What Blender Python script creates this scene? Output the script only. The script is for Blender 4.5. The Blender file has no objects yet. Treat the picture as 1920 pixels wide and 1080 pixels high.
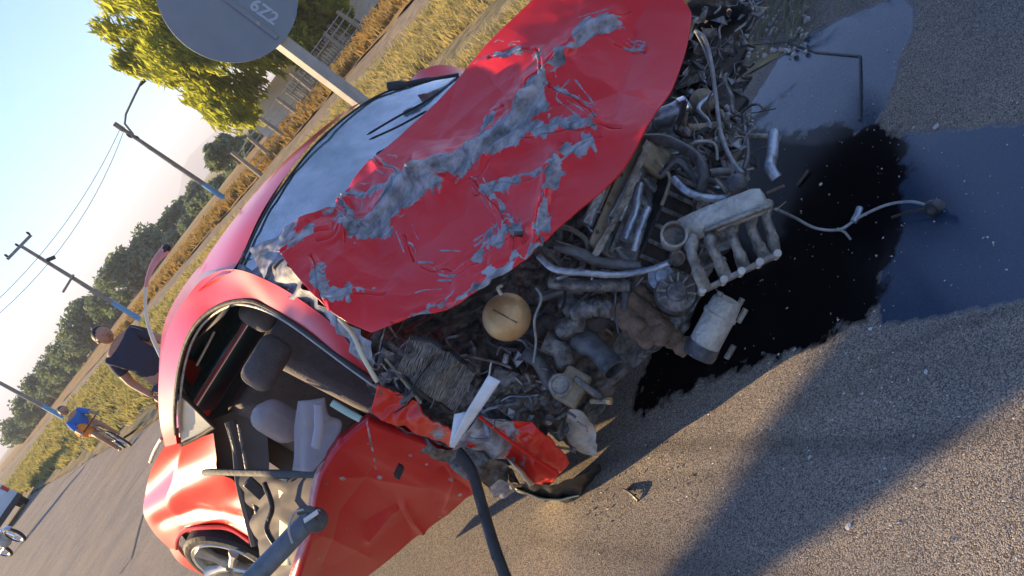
import bpy, math, random
import numpy as np
from mathutils import Vector, Matrix

random.seed(7)
RNG = np.random.default_rng(11)
S = bpy.context.scene
COL = S.collection
rad = math.radians

# ------------------------------------------------------------ camera
CAM_H, ROLL, PITCH, FPX = 1.70, 36.0, 18.6, 1750.0
_a = rad(ROLL)
UV = (-math.cos(_a), -math.sin(_a)); RV = (math.sin(_a), -math.cos(_a))
_p = rad(PITCH)
FW = Vector((0, math.cos(_p), -math.sin(_p)))
UP = Vector((0, math.sin(_p), math.cos(_p)))
XR = Vector((1, 0, 0))
cam_x = -(UV[0]) * UP * -1 + RV[0] * XR          # image right  = RV.x * right + UV.x * up
cam_x = RV[0] * XR + UV[0] * UP
cam_y = -(RV[1] * XR + UV[1] * UP)
cam_z = -FW
cd = bpy.data.cameras.new('camera'); cam = bpy.data.objects.new('camera', cd); COL.objects.link(cam)
m = Matrix((cam_x, cam_y, cam_z)).transposed().to_4x4(); m.translation = Vector((0, 0, CAM_H))
cam.matrix_world = m
cd.sensor_width = 36; cd.lens = FPX / 1920 * 36; cd.clip_end = 20000; cd.clip_start = 0.05
S.camera = cam

# ------------------------------------------------------------ light
SUN_EL = 15.0
sdir = Vector((-0.895, 0.445, 0)).normalized()      # towards the sun
w = bpy.data.worlds.new('World'); S.world = w; w.use_nodes = True
nt = w.node_tree
sky = nt.nodes.new('ShaderNodeTexSky'); sky.sky_type = 'NISHITA'; sky.sun_disc = False
sky.sun_elevation = rad(SUN_EL); sky.sun_rotation = math.atan2(sdir.x, sdir.y)
sky.air_density = 1.15; sky.dust_density = 0.25; sky.ozone_density = 4.0; sky.altitude = 1500
bg = nt.nodes['Background']; bg.inputs['Strength'].default_value = 0.088
tint = nt.nodes.new('ShaderNodeMix'); tint.data_type = 'RGBA'; tint.blend_type = 'MULTIPLY'; tint.inputs[0].default_value = 1.0
tint.inputs[7].default_value = (0.80, 0.98, 1.18, 1); nt.links.new(sky.outputs[0], tint.inputs[6]); nt.links.new(tint.outputs[2], bg.inputs['Color'])
sl = bpy.data.lights.new('sun', 'SUN'); so = bpy.data.objects.new('sun', sl); COL.objects.link(so)
sl.energy = 5.0; sl.angle = rad(0.5); sl.color = (1.0, 0.72, 0.39)
sv = Vector((sdir.x * math.cos(rad(SUN_EL)), sdir.y * math.cos(rad(SUN_EL)), math.sin(rad(SUN_EL))))
so.rotation_euler = sv.to_track_quat('Z', 'Y').to_euler(); so.location = (-5, 5, 8)
S.view_settings.view_transform = 'Standard'; S.view_settings.look = 'None'
S.view_settings.gamma = 1; S.view_settings.exposure = 1.75
S.view_settings.use_curve_mapping = False
S.render.resolution_x = 1024; S.render.resolution_y = 576
S.cycles.max_bounces = 6; S.cycles.transparent_max_bounces = 12

# ------------------------------------------------------------ survey helpers
def ray(px, py):
    dx, dy = px - 960.0, py - 540.0
    return FW * FPX + XR * (dx * RV[0] + dy * RV[1]) + UP * (dx * UV[0] + dy * UV[1])
def P(px, py, y):
    r = ray(px, py); return Vector((0, 0, CAM_H)) + r * (y / r.y)
def G(px, py, z=0.0):
    r = ray(px, py); return Vector((0, 0, CAM_H)) + r * ((z - CAM_H) / r.z)
def mpp(y): return y * 1.04 / FPX                 # metres per surveyed unit at depth y

# ------------------------------------------------------------ materials
def mat(name, base, rough=0.5, metal=0.0, coat=0.0, var=0.0, vscale=8.0, base2=None, bump=0.0, bscale=40.0,
        trans=0.0, ior=1.45, alpha=1.0, spec=0.5, chips=None, sub=0.0):
    mt = bpy.data.materials.new(name); mt.use_nodes = True
    n = mt.node_tree.nodes; l = mt.node_tree.links
    b = n['Principled BSDF']
    b.inputs['Base Color'].default_value = (*base, 1); b.inputs['Roughness'].default_value = rough
    b.inputs['Metallic'].default_value = metal; b.inputs['Coat Weight'].default_value = coat
    b.inputs['Coat Roughness'].default_value = 0.08
    b.inputs['Transmission Weight'].default_value = trans; b.inputs['IOR'].default_value = ior
    b.inputs['Alpha'].default_value = alpha; b.inputs['Specular IOR Level'].default_value = spec
    tc = n.new('ShaderNodeTexCoord')
    if base2:
        nz = n.new('ShaderNodeTexNoise'); nz.inputs['Scale'].default_value = vscale; nz.inputs['Detail'].default_value = 8
        nz.inputs['Roughness'].default_value = 0.65
        l.new(tc.outputs['Object'], nz.inputs['Vector'])
        cr = n.new('ShaderNodeValToRGB'); cr.color_ramp.elements[0].position = 0.5 - 0.16; cr.color_ramp.elements[1].position = 0.5 + 0.16
        cr.color_ramp.elements[0].color = (*base, 1); cr.color_ramp.elements[1].color = (*base2, 1)
        l.new(nz.outputs['Fac'], cr.inputs['Fac']); l.new(cr.outputs[0], b.inputs['Base Color'])
        rr = n.new('ShaderNodeMapRange'); rr.inputs['To Min'].default_value = max(0.03, rough - 0.15); rr.inputs['To Max'].default_value = min(1, rough + 0.2)
        l.new(nz.outputs['Fac'], rr.inputs['Value']); l.new(rr.outputs[0], b.inputs['Roughness'])
    if bump:
        nb = n.new('ShaderNodeTexNoise'); nb.inputs['Scale'].default_value = bscale; nb.inputs['Detail'].default_value = 6
        l.new(tc.outputs['Object'], nb.inputs['Vector'])
        bp = n.new('ShaderNodeBump'); bp.inputs['Strength'].default_value = bump; bp.inputs['Distance'].default_value = 0.02
        l.new(nb.outputs['Fac'], bp.inputs['Height']); l.new(bp.outputs[0], b.inputs['Normal'])
    return mt

def paint_mat(name, red=(0.64, 0.012, 0.012), grey=(0.19, 0.19, 0.20)):
    """worn red car paint: attribute 'chip' says where the paint has been torn off"""
    mt = bpy.data.materials.new(name); mt.use_nodes = True
    n = mt.node_tree.nodes; l = mt.node_tree.links; b = n['Principled BSDF']
    tc = n.new('ShaderNodeTexCoord')
    at = n.new('ShaderNodeAttribute'); at.attribute_name = 'chip'
    nz = n.new('ShaderNodeTexNoise'); nz.inputs['Scale'].default_value = 17; nz.inputs['Detail'].default_value = 9; nz.inputs['Roughness'].default_value = 0.66
    mpn = n.new('ShaderNodeMapping'); mpn.inputs['Rotation'].default_value = (0, 0, 0.9); mpn.inputs['Scale'].default_value = (0.8, 1.6, 1.3)
    l.new(tc.outputs['Object'], mpn.inputs['Vector']); l.new(mpn.outputs[0], nz.inputs['Vector'])
    ad = n.new('ShaderNodeMath'); ad.operation = 'ADD'; l.new(at.outputs['Fac'], ad.inputs[0]); l.new(nz.outputs['Fac'], ad.inputs[1])
    mr = n.new('ShaderNodeMapRange'); mr.inputs['From Min'].default_value = 1.0; mr.inputs['From Max'].default_value = 1.06
    l.new(ad.outputs[0], mr.inputs['Value'])
    # grey primer / bare metal tones
    ng = n.new('ShaderNodeTexNoise'); ng.inputs['Scale'].default_value = 15; ng.inputs['Detail'].default_value = 7; ng.inputs['Roughness'].default_value = 0.62
    mp2 = n.new('ShaderNodeMapping'); mp2.inputs['Rotation'].default_value = (0, 0, 0.9); mp2.inputs['Scale'].default_value = (0.9, 2.0, 1.4)
    l.new(tc.outputs['Object'], mp2.inputs['Vector']); l.new(mp2.outputs[0], ng.inputs['Vector'])
    cg = n.new('ShaderNodeValToRGB'); e = cg.color_ramp.elements
    e[0].position = 0.27; e[0].color = (0.04, 0.04, 0.045, 1); e[1].position = 0.70; e[1].color = (grey[0]*2.3, grey[1]*2.3, grey[2]*2.35, 1)
    q = e.new(0.44); q.color = (*grey, 1)
    l.new(ng.outputs['Fac'], cg.inputs['Fac'])
    # paint tone: slight dust and scratches
    nd = n.new('ShaderNodeTexNoise'); nd.inputs['Scale'].default_value = 3.5; nd.inputs['Detail'].default_value = 7
    l.new(tc.outputs['Object'], nd.inputs['Vector'])
    cp = n.new('ShaderNodeValToRGB'); e = cp.color_ramp.elements
    e[0].position = 0.35; e[0].color = (*red, 1); e[1].position = 0.7; e[1].color = (red[0]*1.05, red[1]*2+0.006, red[2]*2+0.010, 1)
    l.new(nd.outputs['Fac'], cp.inputs['Fac'])
    mx = n.new('ShaderNodeMix'); mx.data_type = 'RGBA'; l.new(mr.outputs[0], mx.inputs[0]); l.new(cp.outputs[0], mx.inputs[6]); l.new(cg.outputs[0], mx.inputs[7])
    l.new(mx.outputs[2], b.inputs['Base Color'])
    b.inputs['Metallic'].default_value = 0.0
    ro = n.new('ShaderNodeMapRange'); ro.inputs['To Min'].default_value = 0.33; ro.inputs['To Max'].default_value = 0.6; l.new(mr.outputs[0], ro.inputs['Value']); l.new(ro.outputs[0], b.inputs['Roughness'])
    co = n.new('ShaderNodeMapRange'); co.inputs['To Min'].default_value = 0.38; co.inputs['To Max'].default_value = 0.0; l.new(mr.outputs[0], co.inputs['Value']); l.new(co.outputs[0], b.inputs['Coat Weight'])
    b.inputs['Coat Roughness'].default_value = 0.10; b.inputs['Specular IOR Level'].default_value = 0.22
    bp = n.new('ShaderNodeBump'); bp.inputs['Distance'].default_value = 0.01; bp.inputs['Strength'].default_value = 0.3
    mm = n.new('ShaderNodeMath'); mm.operation = 'MULTIPLY'; l.new(mr.outputs[0], mm.inputs[0]); l.new(ng.outputs['Fac'], mm.inputs[1]); l.new(mm.outputs[0], bp.inputs['Height'])
    l.new(bp.outputs[0], b.inputs['Normal'])
    return mt

M = {}
M['paint'] = paint_mat('red_car_paint')
M['paint2'] = paint_mat('red_car_paint_side', red=(0.58, 0.012, 0.006))
M['paint3'] = paint_mat('red_door_paint', red=(0.46, 0.004, 0.006))
for nd_ in M['paint3'].node_tree.nodes:
    if nd_.type == 'MAP_RANGE' and abs(nd_.inputs['To Min'].default_value - 0.38) < 1e-5: nd_.inputs['To Min'].default_value = 0.25
M['black'] = mat('black_plastic', (0.012, 0.012, 0.014), 0.45, base2=(0.03, 0.03, 0.033), vscale=20, bump=0.2, bscale=60)
M['rubber'] = mat('black_rubber', (0.015, 0.015, 0.016), 0.7, base2=(0.035, 0.034, 0.032), vscale=30, bump=0.3)
M['hose'] = mat('hose_rubber', (0.022, 0.023, 0.026), 0.35, base2=(0.11, 0.115, 0.125), vscale=14, bump=0.3, bscale=50)
M['grime'] = mat('greasy_metal', (0.035, 0.035, 0.038), 0.38, 0.4, base2=(0.22, 0.215, 0.21), vscale=24, bump=0.7, bscale=45)
M['alu'] = mat('dirty_cast_aluminium', (0.10, 0.095, 0.085), 0.5, 0.35, base2=(0.36, 0.34, 0.31), vscale=18, bump=0.7, bscale=55)
M['alu_light'] = mat('pale_cast_aluminium', (0.30, 0.29, 0.26), 0.5, 0.2, base2=(0.52, 0.51, 0.47), vscale=16, bump=0.5, bscale=60)
M['steel'] = mat('blueish_steel', (0.16, 0.19, 0.24), 0.35, 0.6, base2=(0.40, 0.45, 0.52), vscale=20, bump=0.4)
M['rust'] = mat('rusty_metal', (0.07, 0.045, 0.03), 0.7, 0.2, base2=(0.20, 0.14, 0.10), vscale=22, bump=0.7, bscale=50)
M['tan'] = mat('dusty_tan_casting', (0.16, 0.13, 0.09), 0.6, 0.1, base2=(0.30, 0.26, 0.18), vscale=20, bump=0.5)
M['gold'] = mat('gold_zinc_booster', (0.42, 0.25, 0.10), 0.42, 0.35, base2=(0.62, 0.42, 0.22), vscale=9, bump=0.15)
M['white'] = mat('pale_bent_metal', (0.55, 0.57, 0.60), 0.5, base2=(0.72, 0.74, 0.76), vscale=12, bump=0.2)
M['trim'] = mat('mauve_grey_trim', (0.21, 0.165, 0.16), 0.6, base2=(0.27, 0.215, 0.21), vscale=8, bump=0.15)
M['cloth'] = mat('grey_seat_cloth', (0.11, 0.095, 0.09), 0.85, base2=(0.15, 0.135, 0.13), vscale=25, bump=0.3, bscale=120)
M['darktrim'] = mat('dark_cabin_trim', (0.075, 0.062, 0.056), 0.8, base2=(0.10, 0.085, 0.076), vscale=6)
M['cream'] = mat('cream_liner_lit_edge', (0.62, 0.56, 0.36), 0.5, base2=(0.72, 0.66, 0.45), vscale=10)  # off-white liner; on the edge strips the cream stands in for sunlight
M['wire'] = mat('grey_wire', (0.16, 0.17, 0.18), 0.5, base2=(0.33, 0.34, 0.34), vscale=30)
M['chrome'] = mat('bright_chrome', (0.75, 0.76, 0.78), 0.15, 1.0)
M['rim'] = mat('silver_wheel_paint', (0.45, 0.45, 0.42), 0.35, 0.6, base2=(0.58, 0.57, 0.52), vscale=10)

def ground_like(name, cols, scales, rough=0.95, bump=0.6, bscale=30, dist=0.02):
    mt = bpy.data.materials.new(name); mt.use_nodes = True
    n = mt.node_tree.nodes; l = mt.node_tree.links; b = n['Principled BSDF']
    g = n.new('ShaderNodeNewGeometry')
    prev = None
    for i, (c, s) in enumerate(zip(cols, scales)):
        if i == 0:
            rgb = n.new('ShaderNodeRGB'); rgb.outputs[0].default_value = (*c, 1); prev = rgb.outputs[0]; continue
        nz = n.new('ShaderNodeTexNoise'); nz.inputs['Scale'].default_value = s; nz.inputs['Detail'].default_value = 8; nz.inputs['Roughness'].default_value = 0.65
        l.new(g.outputs['Position'], nz.inputs['Vector'])
        mr = n.new('ShaderNodeMapRange'); mr.inputs['From Min'].default_value = 0.45; mr.inputs['From Max'].default_value = 0.62; l.new(nz.outputs['Fac'], mr.inputs['Value'])
        mx = n.new('ShaderNodeMix'); mx.data_type = 'RGBA'; l.new(mr.outputs[0], mx.inputs[0]); l.new(prev, mx.inputs[6]); mx.inputs[7].default_value = (*c, 1)
        prev = mx.outputs[2]
    l.new(prev, b.inputs['Base Color']); b.inputs['Roughness'].default_value = rough; b.inputs['Specular IOR Level'].default_value = 0.15
    nb = n.new('ShaderNodeTexNoise'); nb.inputs['Scale'].default_value = bscale; nb.inputs['Detail'].default_value = 8
    l.new(g.outputs['Position'], nb.inputs['Vector'])
    bp = n.new('ShaderNodeBump'); bp.inputs['Strength'].default_value = bump; bp.inputs['Distance'].default_value = dist
    l.new(nb.outputs['Fac'], bp.inputs['Height']); l.new(bp.outputs[0], b.inputs['Normal'])
    return mt

def asphalt_mat():
    mt = bpy.data.materials.new('asphalt'); mt.use_nodes = True
    n = mt.node_tree.nodes; l = mt.node_tree.links; b = n['Principled BSDF']
    g = n.new('ShaderNodeNewGeometry')
    def noise(s, d=6, r=0.6):
        z = n.new('ShaderNodeTexNoise'); z.inputs['Scale'].default_value = s; z.inputs['Detail'].default_value = d; z.inputs['Roughness'].default_value = r
        l.new(g.outputs['Position'], z.inputs['Vector']); return z.outputs['Fac']
    def attr(nm):
        a = n.new('ShaderNodeAttribute'); a.attribute_name = nm; return a.outputs['Fac']
    def mixc(f, a, c2):
        mx = n.new('ShaderNodeMix'); mx.data_type = 'RGBA'
        l.new(f, mx.inputs[0])
        if isinstance(a, tuple): mx.inputs[6].default_value = (*a, 1)
        else: l.new(a, mx.inputs[6])
        if isinstance(c2, tuple): mx.inputs[7].default_value = (*c2, 1)
        else: l.new(c2, mx.inputs[7])
        return mx.outputs[2]
    def mr(v, a, b_, c=0., d=1.):
        x = n.new('ShaderNodeMapRange'); x.inputs['From Min'].default_value = a; x.inputs['From Max'].default_value = b_
        x.inputs['To Min'].default_value = c; x.inputs['To Max'].default_value = d; l.new(v, x.inputs['Value']); return x.outputs[0]
    def mf(op, a, b_):
        x = n.new('ShaderNodeMath'); x.operation = op
        for i, v in enumerate((a, b_)):
            if isinstance(v, (int, float)): x.inputs[i].default_value = v
            else: l.new(v, x.inputs[i])
        return x.outputs[0]
    vo = n.new('ShaderNodeTexVoronoi'); vo.inputs['Scale'].default_value = 330; l.new(g.outputs['Position'], vo.inputs['Vector'])
    hsv = n.new('ShaderNodeSeparateColor'); l.new(vo.outputs['Color'], hsv.inputs[0])
    stone = mixc(mr(hsv.outputs[0], 0.1, 0.95), (0.085, 0.076, 0.070), (0.42, 0.37, 0.30))
    tone = mixc(mr(noise(1.3), 0.35, 0.65), (0.80, 0.80, 0.84), (1.12, 1.06, 1.0))
    mul = n.new('ShaderNodeMix'); mul.data_type = 'RGBA'; mul.blend_type = 'MULTIPLY'; mul.inputs[0].default_value = 1; l.new(stone, mul.inputs[6]); l.new(tone, mul.inputs[7])
    c = mul.outputs[2]
    dust = mf('MULTIPLY', mr(noise(16, 9, 0.7), 0.52, 0.72), 0.35)
    c = mixc(dust, c, (0.22, 0.20, 0.18))
    oil, wet, dark = attr('oil'), attr('wet'), attr('dark')
    rag = mf('SUBTRACT', noise(11, 8, 0.62), 0.5)
    oilm = mr(mf('ADD', oil, mf('MULTIPLY', rag, 1.3)), 0.42, 0.62)
    wet_sheen = mr(mf('ADD', wet, mf('MULTIPLY', rag, 0.6)), 0.40, 0.62)
    c = mixc(mf('MULTIPLY', dark, 0.55), c, (0.04, 0.036, 0.036))
    c = mixc(mf('MULTIPLY', wet_sheen, 0.92), c, (0.006, 0.032, 0.075))  # sky reflection on the wet areas painted as a blue base colour
    c = mixc(oilm, c, (0.0035, 0.003, 0.0045))
    l.new(c, b.inputs['Base Color'])
    rg = mf('SUBTRACT', 0.9, mf('MULTIPLY', wet_sheen, 0.78)); 
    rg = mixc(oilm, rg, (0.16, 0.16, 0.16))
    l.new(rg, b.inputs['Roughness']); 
    sp = mf('MULTIPLY', mf('ADD', 0.2, mf('MULTIPLY', wet_sheen, 0.45)), mf('SUBTRACT', 1.0, mf('MULTIPLY', oilm, 0.78))); l.new(sp, b.inputs['Specular IOR Level'])
    h = mf('ADD', mf('MULTIPLY', vo.outputs['Distance'], -1.0), mf('MULTIPLY', noise(60, 6), 0.8))
    keep = mf('SUBTRACT', 1.0, mf('MAXIMUM', mf('MULTIPLY', oilm, 0.93), mf('MULTIPLY', wet_sheen, 0.90)))
    bp = n.new('ShaderNodeBump'); l.new(mf('MULTIPLY', keep, 0.9), bp.inputs['Strength']); bp.inputs['Distance'].default_value = 0.0028
    l.new(h, bp.inputs['Height']); l.new(bp.outputs[0], b.inputs['Normal'])
    return mt
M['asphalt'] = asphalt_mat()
M['verge'] = ground_like('verge_soil', [(0.26, 0.20, 0.10), (0.15, 0.15, 0.06), (0.34, 0.26, 0.13), (0.13, 0.11, 0.07)], [0, 0.35, 0.9, 5.0])
M['dirt'] = ground_like('dirt_track', [(0.27, 0.21, 0.135), (0.34, 0.27, 0.18), (0.18, 0.14, 0.09)], [0, 0.6, 3.0])
M['drygrass'] = ground_like('dry_grass_ground', [(0.30, 0.19, 0.08), (0.16, 0.12, 0.045), (0.34, 0.21, 0.08)], [0, 0.3, 1.5])
M['field'] = ground_like('far_field', [(0.30, 0.24, 0.12), (0.19, 0.19, 0.08), (0.40, 0.30, 0.14)], [0, 0.05, 0.2])
M['hill'] = ground_like('hill_slope', [(0.05, 0.06, 0.05), (0.08, 0.085, 0.06)], [0, 0.004], bump=0)

# ------------------------------------------------------------ mesh helpers
ORIG = {}
def root_of(o):
    while o.parent: o = o.parent
    return o
def mk(name, verts, faces, material, parent=None, smooth=True, attrs=None):
    me = bpy.data.meshes.new(name)
    org = ORIG[root_of(parent).name] if parent else Vector((0, 0, 0))
    if isinstance(verts, np.ndarray): vs = (verts - np.array(org)).tolist()
    else: vs = [tuple(Vector(v) - org) for v in verts]
    me.from_pydata(vs, [], [tuple(f) for f in faces]); me.update()
    o = bpy.data.objects.new(name, me); COL.objects.link(o)
    if isinstance(material, (list, tuple)):
        for q in material: me.materials.append(q)
    else: me.materials.append(material)
    if smooth: me.polygons.foreach_set('use_smooth', [True] * len(me.polygons))
    if attrs:
        for k, v in attrs.items():
            a = me.attributes.new(k, 'FLOAT', 'POINT'); a.data.foreach_set('value', np.asarray(v, dtype=np.float32))
    if parent: o.parent = parent
    else: ORIG[o.name] = Vector((0, 0, 0))
    return o
def thing(name, label, cat, loc, group=None):
    o = bpy.data.objects.new(name, None); COL.objects.link(o); o.location = loc; o.empty_display_size = 0.2
    o['label'] = label; o['category'] = cat
    if group: o['group'] = group
    ORIG[o.name] = Vector(loc); return o
def tag(o, label, cat, group=None):
    o['label'] = label; o['category'] = cat
    if group: o['group'] = group
    return o
def struct(o): o['kind'] = 'structure'; return o
def solid(o, t=0.003, off=-1):
    md = o.modifiers.new('thickness', 'SOLIDIFY'); md.thickness = t; md.offset = off; return o

class MB:
    def __init__(s): s.v = []; s.f = []
    def add(s, v, f):
        k = len(s.v); s.v += [Vector(q) for q in v]; s.f += [tuple(i + k for i in q) for q in f]
    def tube(s, pts, r, seg=10, caps=True, flat=None):
        pts = [Vector(p) for p in pts]
        if not isinstance(r, (list, tuple)): r = [r] * len(pts)
        n = len(pts); rings = []; ref = None
        for i, p in enumerate(pts):
            t = (pts[min(i + 1, n - 1)] - pts[max(i - 1, 0)])
            if t.length < 1e-9: t = Vector((0, 0, 1))
            t.normalize()
            if ref is None:
                ref = t.orthogonal().normalized()
            ref = (ref - t * ref.dot(t)).normalized(); b = t.cross(ref)
            ring = []
            for k in range(seg):
                a = 2 * math.pi * k / seg; sx = math.cos(a); sy = math.sin(a) * (flat or 1)
                ring.append(p + (ref * sx + b * sy) * r[i])
            rings.append(ring)
        v = [q for g in rings for q in g]; f = []
        for i in range(n - 1):
            for k in range(seg):
                a = i * seg + k; b_ = i * seg + (k + 1) % seg
                f.append((a, b_, b_ + seg, a + seg))
        if caps: f.append(tuple(range(seg))[::-1]); f.append(tuple((n - 1) * seg + k for k in range(seg)))
        s.add(v, f); return s
    def box(s, c, ax, ay, az):
        c, ax, ay, az = map(Vector, (c, ax, ay, az))
        v = [c + ax * i + ay * j + az * k for i in (-.5, .5) for j in (-.5, .5) for k in (-.5, .5)]
        s.add(v, [(0, 1, 3, 2), (4, 6, 7, 5), (0, 4, 5, 1), (2, 3, 7, 6), (0, 2, 6, 4), (1, 5, 7, 3)]); return s
    def ball(s, c, r, axis=(0, 0, 1), sq=1.0, seg=24, rings=14):
        c = Vector(c); z = Vector(axis).normalized(); x = z.orthogonal().normalized(); y = z.cross(x)
        v = []; f = []
        for i in range(rings + 1):
            t = math.pi * i / rings
            for k in range(seg):
                a = 2 * math.pi * k / seg
                v.append(c + (x * math.cos(a) + y * math.sin(a)) * math.sin(t) * r + z * math.cos(t) * r * sq)
        for i in range(rings):
            for k in range(seg):
                f.append((i * seg + k, i * seg + (k + 1) % seg, (i + 1) * seg + (k + 1) % seg, (i + 1) * seg + k))
        s.add(v, f); return s
    def lathe(s, c, axis, prof, seg=28):
        """prof = [(distance along axis, radius)]"""
        c = Vector(c); z = Vector(axis).normalized(); x = z.orthogonal().normalized(); y = z.cross(x)
        v = []; f = []
        for h, r in prof:
            for k in range(seg):
                a = 2 * math.pi * k / seg; v.append(c + z * h + (x * math.cos(a) + y * math.sin(a)) * max(r, 1e-4))
        for i in range(len(prof) - 1):
            for k in range(seg):
                f.append((i * seg + k, i * seg + (k + 1) % seg, (i + 1) * seg + (k + 1) % seg, (i + 1) * seg + k))
        s.add(v, f); return s
    def build(s, name, material, parent=None, smooth=True, bevel=0):
        o = mk(name, s.v, s.f, material, parent, smooth)
        if smooth: auto(o)
        if bevel:
            md = o.modifiers.new('bevel', 'BEVEL'); md.width = bevel; md.segments = 2; md.limit_method = 'ANGLE'
        return o
def auto(o, ang=38):
    me = o.data
    try: me.set_sharp_from_angle(angle=rad(ang))
    except Exception: pass

def smooth_path(pts, sub=6):
    pts = [Vector(p) for p in pts]
    if len(pts) < 3: return pts
    out = []
    for i in range(len(pts) - 1):
        p0 = pts[max(i - 1, 0)]; p1 = pts[i]; p2 = pts[i + 1]; p3 = pts[min(i + 2, len(pts) - 1)]
        for k in range(sub):
            t = k / sub
            out.append(0.5 * ((2 * p1) + (p2 - p0) * t + (2 * p0 - 5 * p1 + 4 * p2 - p3) * t * t + (3 * p1 - p0 - 3 * p2 + p3) * t ** 3))
    out.append(pts[-1]); return out
def ptube(path, rpx, sub=5):
    """tube through surveyed points (px,py,y)"""
    return smooth_path([P(*q) for q in path], sub)

def resample(pts, n):
    a = np.array(pts, float); d = np.r_[0, np.cumsum(np.linalg.norm(np.diff(a[:, :2], axis=0), axis=1))]
    t = np.linspace(0, d[-1], n); return np.stack([np.interp(t, d, a[:, k]) for k in range(a.shape[1])], 1)
def spl(pts, sub=8):
    return [tuple(p) for p in smooth_path([Vector(q) for q in pts], sub)]
def coons(top, bottom, left, right, nu, nv):
    """surveyed grid (nv rows x nu columns) between four edge curves; left/right run top->bottom"""
    T = resample(top, nu); B = resample(bottom, nu); L = resample(left, nv); R = resample(right, nv)
    u = np.linspace(0, 1, nu)[None, :, None]; v = np.linspace(0, 1, nv)[:, None, None]
    g = (1 - v) * T[None] + v * B[None] + (1 - u) * L[:, None] + u * R[:, None]
    g -= (1 - u) * (1 - v) * T[0] + u * (1 - v) * T[-1] + (1 - u) * v * B[0] + u * v * B[-1]
    return g
def survey_to_world(g):
    dx = g[..., 0] - 960; dy = g[..., 1] - 540
    h = dx * RV[0] + dy * RV[1]; v = dx * UV[0] + dy * UV[1]
    r = np.stack([h, FW.y * FPX + v * UP.y, FW.z * FPX + v * UP.z], -1)
    t = g[..., 2] / r[..., 1]
    W = r * t[..., None]; W[..., 2] += CAM_H; return W
def grid_faces(nv, nu):
    i = np.arange(nv - 1)[:, None] * nu + np.arange(nu - 1)[None]
    i = i.ravel(); return np.stack([i, i + 1, i + nu + 1, i + nu], 1).tolist()
def normals(W):
    du = np.gradient(W, axis=1); dv = np.gradient(W, axis=0)
    n = np.cross(du, dv); n /= np.linalg.norm(n, axis=-1, keepdims=True) + 1e-9
    # towards the camera
    view = np.array([0, 0, CAM_H]) - W
    s = np.sign((n * view).sum(-1).mean()); return n * s
def lattice(x, y, seed):
    x = np.asarray(x); y = np.asarray(y); ix = np.floor(x).astype(int); iy = np.floor(y).astype(int); fx = x - ix; fy = y - iy
    tab = np.random.default_rng(seed).random((64, 64))
    h = lambda a, b: tab[a % 64, b % 64]
    a, b, c, d = h(ix, iy), h(ix + 1, iy), h(ix, iy + 1), h(ix + 1, iy + 1)
    return np.where(fx + fy < 1, a + (b - a) * fx + (c - a) * fy, d + (c - d) * (1 - fx) + (b - d) * (1 - fy)) - 0.5
def soft(x, y, seed):
    x = np.asarray(x); y = np.asarray(y); ix = np.floor(x).astype(int); iy = np.floor(y).astype(int); fx = x - ix; fy = y - iy
    fx = fx * fx * (3 - 2 * fx); fy = fy * fy * (3 - 2 * fy)
    tab = np.random.default_rng(seed).random((64, 64)); h = lambda a, b: tab[a % 64, b % 64]
    return (h(ix, iy) * (1 - fx) + h(ix + 1, iy) * fx) * (1 - fy) + (h(ix, iy + 1) * (1 - fx) + h(ix + 1, iy + 1) * fx) * fy - 0.5
def crumple(x, y, cell, seed):
    """facets with sharp creases, lattice warped so it does not repeat"""
    wx = x / cell + 0.9 * soft(x / cell * 0.7, y / cell * 0.7, seed + 1); wy = y / cell + 0.9 * soft(x / cell * 0.7 + 9, y / cell * 0.7, seed + 2)
    return lattice(wx + 0.35 * wy, wy - 0.2 * wx, seed)
def seg_dist(X, Y, line):
    best = np.full(X.shape, 1e9)
    for (x0, y0), (x1, y1) in zip(line[:-1], line[1:]):
        dx, dy = x1 - x0, y1 - y0; L = dx * dx + dy * dy + 1e-9
        t = np.clip(((X - x0) * dx + (Y - y0) * dy) / L, 0, 1)
        best = np.minimum(best, np.hypot(X - x0 - t * dx, Y - y0 - t * dy))
    return best
def sheet(name, top, bottom, left, right, nu, nv, material, parent, amp=0.0, cell=60, seed=1, fine=0.0, chip=None, thick=0.0, post=None):
    g = coons(top, bottom, left, right, nu, nv); W = survey_to_world(g); N = normals(W)
    X, Y = g[..., 0], g[..., 1]
    h = amp * 2 * crumple(X, Y, cell, seed) + fine * 2 * crumple(X, Y, cell / 3.2, seed + 5)
    c = np.zeros_like(X) if chip is None else (chip(X, Y) if callable(chip) else np.full_like(X, chip))
    if post is not None: h = h + post(X, Y)
    W = W + N * h[..., None]
    f = grid_faces(nv, nu)
    o = mk(name, W.reshape(-1, 3), f, material, parent, True, {'chip': c.ravel()})
    if thick: solid(o, thick)
    return o
def strip(name, a, b, material, parent, n=14, m_=4, **k):
    """sheet between two edge curves"""
    return sheet(name, a, b, [a[0], b[0]], [a[-1], b[-1]], n, m_, material, parent, **k)
def inpoly(X, Y, poly):
    X = np.asarray(X); Y = np.asarray(Y); c = np.zeros(X.shape, bool); j = len(poly) - 1
    for i in range(len(poly)):
        xi, yi = poly[i]; xj, yj = poly[j]
        hit = ((yi > Y) != (yj > Y)) & (X < (xj - xi) * (Y - yi) / (yj - yi + 1e-12) + xi)
        c ^= hit; j = i
    return c
def polymask(X, Y, poly, wdt):
    d = seg_dist(X, Y, poly + [poly[0]]); return np.clip(0.5 + np.where(inpoly(X, Y, poly), d, -d) / (2 * wdt), 0, 1)

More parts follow.
